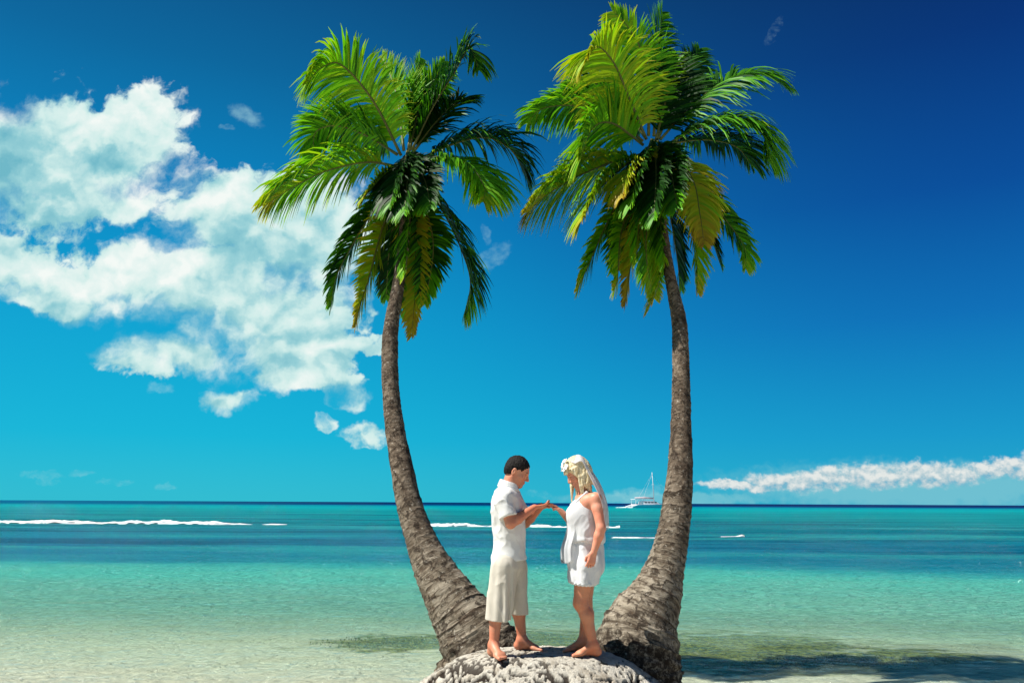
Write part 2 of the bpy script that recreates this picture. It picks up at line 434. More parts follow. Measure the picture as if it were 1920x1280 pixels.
def mat_leaf():
    m, T, out = material('palm_leaf')
    at_ = T.n('ShaderNodeAttribute'); at_.attribute_name = 'tone'
    age_shade, rnd, along = T.sep(at_.outputs['Color'])
    c = T.ramp(age_shade, [(0, (.006,.036,.003)), (.12, (.016,.10,.004)), (.30, (.13,.46,.008)), (.5, (.36,.50,.012)), (.72, (.55,.42,.02)), (1, (.22,.095,.02))])  # near-black greens paint shaded fronds, bright greens sunlit ones; yellow and brown are ageing
    c = T.mix(T.m('MULTIPLY', T.m('SUBTRACT', rnd, .3), .5), c, T.mix(1, c, (.5, .6, .6), 'MULTIPLY'))
    p = principled(T, None, c, .5, .14)
    tl = T.n('ShaderNodeBsdfTranslucent'); T.put(tl.inputs[0], T.vm('SCALE', T.mix(1, c, (1.7, 1.6, .8), 'MULTIPLY'), ALB))
    mx = T.n('ShaderNodeMixShader'); mx.inputs[0].default_value = .30
    T.t.links.new(p.outputs[0], mx.inputs[1]); T.t.links.new(tl.outputs[0], mx.inputs[2]); T.t.links.new(mx.outputs[0], out.inputs[0])
    return m

def mat_rachis():
    m, T, out = material('palm_midrib')
    O = tri(T)
    principled(T, out, T.mix(T.noise(O, 8, 3), (.05,.07,.012), (.20,.20,.04)), .5, .3)
    return m

def mat_plain(name, c1, c2, scale=20, rough=.8, bump=.2, spec=.2, bdist=.01, **kw):
    m, T, out = material(name)
    O = tri(T); n = T.noise(O, scale, 5, .6)
    principled(T, out, T.mix(n, c1, c2), rough, spec, T.bump(T.noise(O, scale*3, 4, .6), bump, bdist), **kw)
    return m

def mat_cloth(name, c1, c2, weave=900, sheer=0.):
    m, T, out = material(name)
    O = tri(T)
    n = T.noise(T.vm('MULTIPLY', O, (1, 1, .35)), 14, 5, .6)
    fold = T.noise(T.vm('MULTIPLY', O, (1, 1, .45)), 17, 3, .5, 1.5)
    h = T.m('ADD', T.m('MULTIPLY', fold, 1.0), T.m('MULTIPLY', T.noise(O, weave, 1, .5), .06))
    c = T.mix(n, c1, c2)
    p = principled(T, None, c, .9, .1, T.bump(h, .35, .006))
    tl = T.n('ShaderNodeBsdfTranslucent'); T.put(tl.inputs[0], T.vm('SCALE', c, ALB))
    mx = T.n('ShaderNodeMixShader'); mx.inputs[0].default_value = .22 if not sheer else .4
    T.t.links.new(p.outputs[0], mx.inputs[1]); T.t.links.new(tl.outputs[0], mx.inputs[2])
    last = mx.outputs[0]
    if sheer:
        tp = T.n('ShaderNodeBsdfTransparent')
        m3 = T.n('ShaderNodeMixShader'); T.put(m3.inputs[0], T.fmix(T.noise(T.vm('MULTIPLY', O, (1, 1, .15)), 30, 3, .5), max(0, sheer-.25), min(1, sheer+.25)))
        T.t.links.new(last, m3.inputs[1]); T.t.links.new(tp.outputs[0], m3.inputs[2]); last = m3.outputs[0]
    T.t.links.new(last, out.inputs[0])
    return m

def mat_skin(name, c):
    m, T, out = material(name)
    O = tri(T)
    at_ = T.n('ShaderNodeAttribute'); at_.attribute_name = 'tone'
    n = T.noise(O, 18, 4, .6)
    cc = T.mix(n, tuple(min(1, q*1.12) for q in c), tuple(q*f for q, f in zip(c, (1., .68, .60))))
    cc = T.mix(T.sst(T.noise(O, 5, 4, .6), .4, .65), cc, T.mix(1, cc, (1.05, .86, .80), 'MULTIPLY', False))
    cc = T.mix(1, cc, at_.outputs['Color'], 'MULTIPLY')
    principled(T, out, cc, .5, .35, T.bump(T.noise(O, 220, 3, .6), .12, .003), **{'Subsurface Weight': .12, 'Subsurface Radius': (.02, .008, .004), 'Subsurface Scale': .5})
    return m
def mat_hair(name, c1, c2):
    m, T, out = material(name)
    O = tri(T)
    n = T.noise(T.vm('MULTIPLY', O, (1, 1, .18)), 150, 4, .65)
    principled(T, out, T.mix(T.sst(n, .3, .7), c1, c2), .45, .4, T.bump(n, .8, .01), **{}) if c1[0] > .1 else principled(T, out, T.mix(T.sst(n, .3, .7), c1, c2), .6, .12, T.bump(n, .8, .01))
    return m
M = dict(sand=mat_sand(), water=mat_water(), bark=mat_bark(), root=mat_root(), mound=mat_mound(), leaf=mat_leaf(), rachis=mat_rachis(),
    fibre=mat_plain('leaf_sheath_fibre', (.018,.013,.007), (.07,.045,.022), 30, .95, .8, .1, .02),
    foam=mat_plain('sea_foam', (.75,.88,.88), (1,1,1), 3, .8, .5, .2, .1),
    skin_m=mat_skin('tanned_skin', (.60,.29,.18)), skin_w=mat_skin('sunburnt_skin', (.68,.35,.24)),
    hair_m=mat_hair('black_hair', (.006,.005,.005), (.02,.016,.014)), hair_w=mat_hair('blonde_hair', (.60,.42,.18), (1,.90,.64)),
    shirt=mat_cloth('white_linen', (.90,.91,.90), (.96,.97,.96)), pants=mat_cloth('cream_linen', (.74,.695,.59), (.82,.775,.68)),
    dress=mat_cloth('white_satin', (.86,.88,.91), (.92,.93,.95)), drape=mat_cloth('white_chiffon', (.9,.95,1), (1,1,1), sheer=.32), veil=mat_cloth('veil_tulle', (.95,.95,1), (1,1,1), sheer=.30),
    flower=mat_plain('white_petals', (.95,.97,.94), (1,1,.97), 60, .7, .2),
    hull=mat_plain('white_gelcoat', (.95,.97,1), (1,1,1), .6, .3, .05, .5), alloy=mat_plain('mast_alloy', (.62,.66,.70), (.74,.76,.78), 1, .4, .05, .5),
    tint=mat_plain('dark_window', (.02,.025,.03), (.05,.05,.06), 1, .1, .0, .6), canvas=mat_plain('sail_canvas', (.50,.42,.48), (.66,.60,.62), 2, .8, .2),
    grass=mat_plain('sea_grass', (.05,.08,.03), (.30,.34,.07), 2.5, .7, .1))

# ------------------------------------------------------------------ sea bed, water
MZ = at(950, 1223, 6.9).z      # top of the mound under the couple
def bed_z(x, y):
    z = np.interp(y, [-60, -4, 3, 7.0, 9, 13, 20, 24, 30, 60, 200, 30000], [2.2, .75, .35, .012, -.07, -.25, -.5, -.8, -1.6, -2.5, -6, -20])
    return z
def build_ground():
    ys = np.concatenate([np.linspace(-60, 3, 20), np.arange(3.3, 26, .2), np.geomspace(27, 30000, 40)])
    s = np.linspace(-1, 1, 181)
    Y, S = np.meshgrid(ys, s, indexing='ij')
    X = S*np.where(Y < 26, 60, 60+(Y-26)*1.6)
    X = np.sign(S)*np.abs(S)**1.6*np.abs(np.where(Y < 26, 60, 60+(Y-26)*1.6))
    Z = bed_z(X, Y) + .03*fbm(X*.5, Y*.5, X*0, 3, 4)*(np.abs(X) < 58) * sstep(7.2, 10, Y) + .015*fbm(X*.8, Y*.8, X*0, 3, 9)
    n, mm = Y.shape
    I = np.arange(n*mm).reshape(n, mm)
    F = np.stack([I[:-1, :-1], I[:-1, 1:], I[1:, 1:], I[1:, :-1]], -1).reshape(-1, 4)
    F = F[:, ::-1]
    F = F[:, ::-1]
    tag(mesh_obj('beach_sand', np.stack([X, Y, Z], -1).reshape(-1, 3), F, M['sand']), kind='structure')
build_ground()
def build_water():
    ys = np.concatenate([np.arange(6.2, 14, .035), 14*np.exp(np.linspace(0, math.log(60/14), 330))[1:], np.geomspace(62, 30000, 60)])
    s = np.linspace(-1, 1, 421)
    Y, S = np.meshgrid(ys, s, indexing='ij')
    X = S*(Y*.95+3)
    rot = lambda a, f: (X*math.cos(a)+Y*math.sin(a))*f
    Z = 0
    wl = [(1.35, 2.9, .5), (1.75, 4.1, .45), (1.2, 6.3, .30), (1.95, 8.7, .24), (1.55, 11.5, .16), (.9, 14.2, .11)]
    wx = .35*fbm(X*.6, Y*.6, X*0, 3, 3); 
    for i, (a, f, A) in enumerate(wl):
        Z = Z + A*np.sin(rot(a, f)+i*1.7+wx*f*.8)
    Z = Z*(.55+.45*fbm(X*.35, Y*.35, X*0, 2, 21))
    amp = np.interp(Y, [6, 7.2, 9, 14, 30, 60, 120], [.001, .003, .007, .012, .03, .03, 0])
    Z = Z*amp
    Z = Z + np.interp(Y, [20, 40, 60, 90], [0, .02, .05, 0])*np.sin(Y*.9+2*fbm(X*.05, Y*.05, X*0, 2, 8))
    n, mm = Y.shape
    I = np.arange(n*mm).reshape(n, mm)
    F = np.stack([I[:-1, :-1], I[:-1, 1:], I[1:, 1:], I[1:, :-1]], -1).reshape(-1, 4)
    tag(mesh_obj('sea_water', np.stack([X, Y, Z], -1).reshape(-1, 3), F, M['water']), kind='structure')
build_water()

def breaker(x0, x1, Y, h, depth, label, seed, lip=0.):
    n = 420; k = 14
    xs = np.linspace(x0, x1, n); V = []
    env = np.minimum(1, np.minimum(np.arange(n), np.arange(n)[::-1])/42.)
    nz = np.clip(.66+.75*fbm(xs*.5, xs*0, xs*0, 5, seed), 0, 1.2)
    yy = Y + .6*fbm(xs*.18, xs*0+4, xs*0, 3, seed+3)
    X, K = np.meshgrid(xs, np.linspace(0, PI, k), indexing='ij')
    e = (env*nz)[:, None]
    rg = 1+.55*fbm(X*2.6, K*2.2, K*0, 4, seed+7)
    Z = -.03+h*np.sin(K)*e*rg + lip*np.exp(-((X-x1)/.35)**2)*np.sin(K)
    Yv = yy[:, None]-np.cos(K)*depth*.5*(.4+.6*e)*rg
    Z = Z-.10*h
    V = np.stack([X, Yv, Z], -1).reshape(-1, 3)
    I = np.arange(n*k).reshape(n, k)
    F = np.stack([I[:-1, :-1], I[1:, :-1], I[1:, 1:], I[:-1, 1:]], -1).reshape(-1, 4)
    tag(mesh_obj('breaking_wave', V, F, M['foam']), label, 'wave', 'lines of white surf out at sea')
breaker(-75, -17.2, 65, .27, 1.6, 'long white line of surf running from the left edge of the picture', 5)
breaker(-8.5, 8.0, 60, .34, 1.2, 'white line of surf behind the hands of the couple', 15, .2)
breaker(5.0, 8.2, 42, .13, .6, 'short low white wave between the woman and the right palm trunk', 25)
breaker(11.2, 12.6, 44, .10, .5, 'small lone whitecap to the right of the right palm trunk', 35, .12)
breaker(42, 53, 330, .35, 3, 'thin distant white streak of surf just left of the catamaran', 45)

# sea grass tufts on the shallow bottom
def build_grass():
    V = []; F = []
    spots = [(-1.6,11.9,.8,.55,420),(.45,12.1,1.0,.9,420),(2.9,11.2,1.2,1.0,420),(2.6,10.0,.9,.35,340),(4.4,10.5,1.1,.5,300)]
    for (cx, cy, rx, ry, n) in spots:
        for i in range(n):
            x = cx+rng.normal()*rx*.55; y = cy+rng.normal()*ry*.5
            z = float(bed_z(x, y)); h = min(.055, max(.02, -z*.25))*rng.uniform(.4, 1)
            for b in range(3):
                a = rng.uniform(0, 2*PI); l = rng.uniform(.3, 1.)*h; w = .008
                dx, dy = math.cos(a), math.sin(a); base = len(V)
                ox, oy = x+rng.normal()*.03, y+rng.normal()*.03
                for t in (0, .5, 1):
                    px_, py_, pz = ox+dx*l*1.2*t*t, oy+dy*l*1.2*t*t, z-.01+h*t*(1-.25*t)
                    ww = w*(1-.7*t)
                    V.append((px_-dy*ww, py_+dx*ww, pz)); V.append((px_+dy*ww, py_-dx*ww, pz))
                F += [(base, base+1, base+3, base+2), (base+2, base+3, base+5, base+4)]
    tag(mesh_obj('sea_grass', np.array(V), np.array(F), M['grass']), kind='stuff')
build_grass()

# ------------------------------------------------------------------ mound
def mound_h(x, y):
    dx = x-.22; dy = y-6.98
    rx = np.where(dx < 0, 1.36, 1.40); ry = np.where(dy < 0, .88, .75)
    th = fbm(x*1.6, y*1.6, x*0, 3, 31)*.10
    e = np.sqrt((dx/rx)**2+(dy/ry)**2)+th
    h = MZ*(1-sstep(.34, 1.14, e)**1.1)
    h = h - .05*sstep(.1, .9, -dx)*(1-sstep(.8, 1.2, e))
    return h-.10*sstep(1.0, 1.2, e)
def build_mound():
    nx, ny = 460, 330
    x = np.linspace(-1.5, 2.0, nx); y = np.linspace(5.8, 8.1, ny)
    X, Y = np.meshgrid(x, y, indexing='ij')
    Z = mound_h(X, Y)
    slope = sstep(.02, .16, MZ-Z)
    pn = fbm(X*20+1.8*fbm(X*9, Y*9, X*0, 2, 2), Y*18, Z*24, 2, 77)
    dens = fbm(X*2.5, Y*2.5, X*0, 2, 78)*.42+.14*sstep(.1, -.7, X)+.02-.08*(1-slope)
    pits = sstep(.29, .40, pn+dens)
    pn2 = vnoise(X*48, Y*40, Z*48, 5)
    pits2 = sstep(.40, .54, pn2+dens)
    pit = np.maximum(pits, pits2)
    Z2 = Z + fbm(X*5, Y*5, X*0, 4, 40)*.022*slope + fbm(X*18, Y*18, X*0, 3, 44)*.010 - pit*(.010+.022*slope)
    n, mm = X.shape; I = np.arange(n*mm).reshape(n, mm)
    F = np.stack([I[:-1, :-1], I[1:, :-1], I[1:, 1:], I[:-1, 1:]], -1).reshape(-1, 4)
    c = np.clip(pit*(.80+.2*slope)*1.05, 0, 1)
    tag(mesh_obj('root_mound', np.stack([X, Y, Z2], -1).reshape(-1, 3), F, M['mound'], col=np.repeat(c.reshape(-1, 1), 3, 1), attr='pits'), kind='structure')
build_mound()

# ------------------------------------------------------------------ palms
YB, YC = 7.5, 9.45
def palm_depth(py): return YB+(YC-YB)*max(0, (1240-py)/930.)**1.15
def build_trunk(root, path, name='trunk'):
    P = []; R = []
    for i, (px, py, w) in enumerate(path):
        Y = palm_depth(py); P.append(at(px, py, Y)); R.append(w*.5*Y/FPX)
    n = 420; k = 44
    C = catmull(P, n); Rr = catmull(np.array(R)[:, None], n)[:, 0]
    T = np.gradient(C, axis=0); T /= np.linalg.norm(T, axis=1)[:, None]
    seg = np.r_[0, np.cumsum(np.linalg.norm(np.diff(C, axis=0), axis=1))]
    A = np.array([0, -1., 0]); V = np.zeros((n, k+1, 3)); RT = np.zeros((n, k+1, 3)); UV = np.zeros((n, k+1, 2))
    th = np.linspace(0, 2*PI, k+1)
    for i in range(n):
        A = A-T[i]*A.dot(T[i]); A /= np.linalg.norm(A); B = np.cross(T[i], A)
        s = seg[i]
        # leaf scar rings: uneven steps climbing the trunk
        ph = (s + .03*np.sin(th+s*2)+.018*np.sin(3*th+s*5))/(.11+.02*math.sin(s*3))
        saw = ph-np.floor(ph)
        ring = .035*(saw**1.5)-.018+.02*np.exp(-((saw-.95)/.06)**2)
        dirs = np.cos(th)[:, None]*A+np.sin(th)[:, None]*B
        p0 = C[i]+dirs*Rr[i]
        nz = fbm(p0[:, 0]*9, p0[:, 1]*9, p0[:, 2]*9, 4, 60)*.055 + fbm(p0[:, 0]*28, p0[:, 1]*28, p0[:, 2]*28, 2, 61)*.028
        q = 1-sstep(.10, .42, s+.12*fbm(p0[:, 0]*7, p0[:, 1]*7, p0[:, 2]*7, 3, 66))
        nz = nz+q*(.10*fbm(p0[:, 0]*16, p0[:, 1]*16, p0[:, 2]*16, 4, 67)+.0)
        RT[i, :, 0] = q; RT[i, :, 1] = (ph-np.floor(ph))*(1-q)
        r = Rr[i]*(1+ring+nz)
        V[i] = C[i]+dirs*r[:, None]
        UV[i, :, 0] = th/(2*PI); UV[i, :, 1] = s/2.
    I = np.arange(n*(k+1)).reshape(n, k+1)
    F = np.stack([I[:-1, :-1], I[:-1, 1:], I[1:, 1:], I[1:, :-1]], -1).reshape(-1, 4)
    V = V.reshape(-1, 3)-np.array(root.location)
    return mesh_obj(name, V, F, M['bark'], root, uv=UV.reshape(-1, 2), col=RT.reshape(-1, 3)), C, Rr

def frond(root, heart, pts, dy, roll=20, Lmax=.55, age_shade=.15, droop=.5, nl=112, seed=0, dih=18, sag=.0):
    r = np.random.default_rng(seed+100)
    m = len(pts); hang = 1.3 if droop >= .6 else (.85 if dy > -2 and pts[-1][1] > 470 else 1.)
    nl = int(nl*(1.25 if droop >= .6 else 1))
    W = []
    for i, (px, py) in enumerate(pts):
        t = i/(m-1)
        W.append(at(px, py, YC+dy*t**1.0))
    C = catmull(W, 60)
    seg = np.r_[0, np.cumsum(np.linalg.norm(np.diff(C, axis=0), axis=1))]; Ltot = seg[-1]
    o = Vector((C[-1][0]-heart.x, C[-1][1]-heart.y, 0))
    o = o.normalized() if o.length > .05 else Vector((0, -1, 0))
    up = Vector((0, 0, 1))
    hanging = C[-1][2] < heart.z-.7
    V = []; F = []; K = []
    def frame(s):
        i = np.searchsorted(seg, s)-1; i = min(max(i, 0), len(C)-2)
        f = (s-seg[i])/(seg[i+1]-seg[i]+1e-9)
        p = Vector(C[i]*(1-f)+C[i+1]*f); T = Vector(C[i+1]-C[i]).normalized()
        sinp = T.z; cosp = T.dot(o)
        N = (up*cosp-o*sinp)
        if N.length < .05: N = Vector((0, -1, 0))
        N = (N-T*N.dot(T)).normalized(); B = T.cross(N)
        q = Quaternion(T, math.radians(roll))
        return p, T, q @ N, q @ B
    for side in (-1, 1):
        for j in range(nl):
            t = .10+.90*(j+r.uniform(-.3, .3))/(nl-1)
            if t > 1 or t < .08: continue
            if r.random() < .03: continue
            p, T, N, B = frame(t*Ltot)
            prof = min(1, (t-.04)/.22)**.7*(1-max(0, (t-.5)/.5)**1.6*.74)
            L = Lmax*1.25*prof*hang*r.uniform(.82, 1.1)
            ang = math.radians(68-30*t+r.normal()*5)
            dl = math.radians(dih+r.normal()*7)
            d = T*math.cos(ang)+(B*side*math.cos(dl)+N*math.sin(dl))*math.sin(ang)
            d.normalize()
            nrm = (N*math.cos(dl)-B*side*math.sin(dl))
            g = droop*r.uniform(.7, 1.35); w0 = .0195*r.uniform(.8, 1.2)
            b = len(V); L *= (1 if (B*side).z < .25 or abs(T.z) > .93 else .72)
            S = 5; q = p.copy(); tw = r.normal()*.25
            ag_sh = min(1, max(0, age_shade+r.normal()*.07+(.9 if hanging else .4)*max(0, t-.72)))
            rn = r.random()
            for s in range(S+1):
                f = s/S
                wd = w0*(.55+.9*f-1.42*f*f) if f < .5 else w0*(1.0-(f-.5)*1.85)*.93
                wd = max(wd, .0012)
                ax = d.cross(nrm)
                ax = (ax*math.cos(tw*f)+nrm*math.sin(tw*f)).normalized()
                V.append(q-ax*wd); V.append(q+ax*wd)
                a2 = min(1, ag_sh+.30*max(0, f-.75)*(1 if ag_sh > .1 else .4)*2)
                K += [(a2, rn, f)]*2
                if s < S:
                    q = q+d*(L/S)
                    d = (d+Vector((0, 0, -1))*g*(.28+.25*f)).normalized()
            for s in range(S):
                F.append((b+2*s, b+2*s+1, b+2*s+3, b+2*s+2))
    loc = np.array(root.location)
    ob = mesh_obj('frond', np.array([tuple(v) for v in V])-loc, np.array(F), M['leaf'], root, smooth=True, col=np.array(K, np.float32))
    mb = MB()
    mb.tube([Vector(c)-root.location for c in C[::3]], [max(.004, .021*(1-.85*(i/19.)**.8)) for i in range(20)], 6)
    mb.build('midrib', M['rachis'], ob, True)
    return ob

def sheath(root, heart, r):
    n, k = 26, 28; V = []
    for i in range(n):
        t = i/(n-1); z = -.45+.62*t
        rad = r*(.55+1.0*math.sin(PI*min(1, t*1.05))**.8)*(1-.55*t)
        for j in range(k):
            a = 2*PI*j/k
            V.append((heart.x+math.cos(a)*rad*(1+.18*math.sin(5*a+t*7)), heart.y+math.sin(a)*rad*(1+.18*math.sin(5*a+t*7)), heart.z+z*.62))
    V = np.array(V); V += .03*np.stack([vnoise(V[:, 0]*14, V[:, 1]*14, V[:, 2]*8, q) for q in (1, 2, 3)], -1)
    F = [(i*k+j, i*k+(j+1) % k, (i+1)*k+(j+1) % k, (i+1)*k+j) for i in range(n-1) for j in range(k)]
    return mesh_obj('leaf_sheath', V-np.array(root.location), F, M['fibre'], root)

def root_collar(root, c, rx, rz, lean, seed):
    n, k = 60, 90; V = []
    th = np.linspace(0, 2*PI, k, endpoint=False)
    for i in range(n):
        t = i/(n-1)
        prof = 1.22-.30*t-.10*t*t+.10*math.sin(t*PI)
        x = np.cos(th)*rx*prof; y = np.sin(th)*rx*.85*prof; z = np.full(k, -.22+t*rz)
        lobes = .05*np.sin(th*23+t*3+seed)+.04*np.sin(th*37+seed*2)
        nn = fbm(x*14, y*14, z*14, 4, seed)*.16
        q = 1+lobes*(1-t*.6)+nn
        V.append(np.stack([c.x+x*q+lean.x*t, c.y+y*q+lean.y*t, c.z+z], -1))
    V = np.concatenate(V)-np.array(root.location)
    F = [(i*k+j, i*k+(j+1) % k, (i+1)*k+(j+1) % k, (i+1)*k+j) for i in range(n-1) for j in range(k)]
    return mesh_obj('root_collar', V, F, M['root'], root)

LP = [(930,1258,150),(912,1232,138),(890,1198,124),(872,1165,112),(850,1130,97),(810,1060,70),(785,1000,54),(766,940,47),(754,880,42),(740,800,36),(732,720,32),(731,650,31),(735,600,28),(746,540,24),(755,470,22),(762,380,22),(765,310,24)]
RP = [(1188,1262,172),(1191,1235,160),(1196,1205,148),(1206,1165,126),(1228,1120,95),(1248,1060,69),(1262,1000,58),(1270,940,53),(1275,880,46),(1277,800,39),(1277,720,34),(1276,650,31),(1273,600,29),(1265,560,25),(1255,510,21),(1245,450,20),(1235,380,20),(1227,290,22)]

b = at(905, 1235, YB)
lp = empty('palm_tree', (b.x, b.y, MZ-.05), 'coconut palm with trunk bowed out behind the man, bright green fronds before the white cloud', 'palm tree', 'coconut palms growing from the mound')
build_trunk(lp, LP)
hL = at(764, 302, YC)
sheath(lp, hL, .10)
root_collar(lp, at(893, 1232, YB+.02), .28, .24, Vector((-.05, .02, 0)), 3)
LF = [
 # pts, dy, roll, Lmax, yellowing plus painted sun and shade, droop
 ([(752,292),(700,190),(640,122),(602,128),(574,158)], -.9, 30, .50, .32, .85),
 ([(757,282),(748,200),(735,150),(716,106)], .5, 75, .48, .32, .25),
 ([(766,280),(775,200),(783,150),(788,108)], .7, 70, .44, .22, .25),
 ([(772,282),(812,200),(850,140),(880,92),(898,132)], -.3, 30, .46, .08, .70),
 ([(768,282),(790,190),(818,145),(834,116)], .6, 80, .38, .22, .25),
 ([(785,300),(845,272),(912,258),(962,285),(986,335)], .35, 14, .56, .06, .85),
 ([(780,312),(830,300),(880,310),(908,352),(905,378)], -.6, 22, .45, .24, .75),
 ([(745,290),(690,256),(632,236),(592,248),(588,288)], .3, 24, .46, .22, .60),
 ([(742,312),(690,304),(620,318),(560,345),(496,385)], -.35, 12, .50, .34, .95),
 ([(745,330),(705,385),(660,460),(630,520),(620,575)], -.2, 20, .42, .12, .55),
 ([(748,340),(716,430),(692,520),(676,570),(666,612)], -.7, 72, .36, .50, .30),
 ([(758,345),(757,430),(752,510),(750,585)], -.5, 60, .34, .10, .3),
 ([(766,345),(776,430),(780,520),(772,628)], -.4, 50, .34, .55, .3),
 ([(785,335),(830,395),(866,470),(882,530),(870,592)], .1, 16, .44, .10, .60),
 ([(778,345),(806,420),(812,480),(796,570)], -.4, 50, .40, .12, .35),
 ([(775,285),(822,225),(862,190),(885,190)], .2, 40, .50, .02, .45),
 ([(750,318),(722,330),(700,350),(682,372)], -.8, 40, .30, .40, .5),
 ([(768,340),(768,420),(760,500),(762,590)], .5, 20, .40, .05, .5),
 ([(764,284),(757,312),(742,340),(730,390)], -1.0, 40, .34, .04, .6),
 ([(770,286),(782,314),(798,342),(808,390)], -1.0, 40, .34, .0, .6),
 ([(772,330),(786,400),(792,470),(784,560)], .3, 40, .40, .0, .4),
 ([(758,330),(742,400),(730,470),(724,560)], .4, 40, .40, .0, .4),
 ([(766,288),(768,310),(764,340),(758,400)], -1.1, 40, .36, .0, .6),
 ([(764,325),(768,380),(764,450),(757,520)], -.8, 70, .34, .16, .4),
]
for i, (p, dy, ro, L, ag_sh, dr) in enumerate(LF): frond(lp, hL, p, dy, ro, L, ag_sh, dr, seed=i)

b = at(1192, 1240, YB)
rp = empty('palm_tree', (b.x, b.y, MZ-.05), 'coconut palm on the right, trunk rising behind the woman, fuller crown with yellowing lower fronds', 'palm tree', 'coconut palms growing from the mound')
build_trunk(rp, RP)
hR = at(1226, 280, YC)
sheath(rp, hR, .10)
root_collar(rp, at(1190, 1236, YB+.02), .30, .20, Vector((.02, .02, 0)), 8)
RF = [
 ([(1212,262),(1182,190),(1152,120),(1120,88),(1098,118)], -.9, 32, .50, .44, .85),
 ([(1216,255),(1216,160),(1200,90),(1178,52),(1148,20)], -.4, 60, .52, .30, .45),
 ([(1226,255),(1232,160),(1234,90),(1242,24)], .6, 75, .50, .12, .30),
 ([(1238,262),(1300,195),(1368,150),(1430,140),(1476,165)], .2, 36, .52, .16, .75),
 ([(1245,275),(1310,240),(1375,228),(1428,250),(1440,300)], -.3, 28, .58, .18, .80),
 ([(1205,265),(1140,212),(1070,198),(1015,205),(990,230)], .5, 16, .42, .22, .70),
 ([(1202,290),(1145,305),(1085,330),(1030,362),(988,398)], -.4, 24, .52, .40, .80),
 ([(1200,310),(1160,375),(1128,440),(1102,500),(1082,545)], -.4, 40, .46, .28, .50),
 ([(1208,320),(1178,390),(1162,450),(1158,520),(1150,545)], -.8, 70, .42, .30, .35),
 ([(1228,325),(1238,400),(1240,470),(1236,530),(1215,582)], -.7, 62, .42, .40, .40),
 ([(1216,325),(1200,420),(1182,500),(1172,572)], -.3, 60, .36, .62, .40),
 ([(1252,305),(1318,362),(1366,420),(1396,465),(1398,502)], -.2, 46, .48, .16, .50),
 ([(1245,318),(1285,390),(1304,460),(1308,545)], .1, 50, .40, .34, .40),
 ([(1234,260),(1264,190),(1288,140),(1312,92)], .7, 70, .50, .05, .30),
 ([(1210,258),(1160,190),(1110,155),(1066,165)], .5, 30, .48, .16, .60),
 ([(1232,305),(1268,300),(1300,340),(1312,400),(1320,455)], -1.0, 10, .30, .56, .80),
 ([(1205,288),(1160,320),(1120,360),(1092,412)], -.9, 30, .48, .38, .70),
 ([(1206,272),(1150,232),(1112,240),(1088,300)], -.8, 40, .55, .30, .60),
 ([(1230,262),(1248,190),(1262,150),(1270,110)], .2, 60, .50, .03, .30),
 ([(1250,270),(1320,262),(1380,275),(1410,312)], .5, 15, .50, .06, .80),
 ([(1222,325),(1215,400),(1212,480),(1225,560)], .4, 40, .40, .30, .40),
 ([(1226,300),(1216,300),(1180,320),(1166,370)], -1.0, 30, .34, .5, .7),
 ([(1222,262),(1210,294),(1196,326),(1182,388)], -1.1, 40, .36, .06, .6),
 ([(1232,262),(1248,296),(1260,332),(1270,390)], -1.1, 40, .36, .02, .6),
 ([(1244,312),(1290,380),(1330,440),(1352,500)], .3, 40, .44, .0, .45),
 ([(1236,318),(1256,400),(1268,470),(1276,540)], .3, 40, .42, .04, .4),
 ([(1214,312),(1184,380),(1168,440),(1160,505)], .3, 40, .42, .08, .45),
 ([(1227,264),(1230,300),(1230,340),(1226,410)], -1.2, 40, .36, .0, .6),
 ([(1228,300),(1232,360),(1240,430),(1244,500)], -.9, 70, .34, .14, .4),
 ([(1222,300),(1205,350),(1196,420),(1192,490)], -.9, 60, .34, .22, .4),
]
for i, (p, dy, ro, L, ag_sh, dr) in enumerate(RF): frond(rp, hR, p, dy, ro, L, ag_sh, dr, seed=50+i)

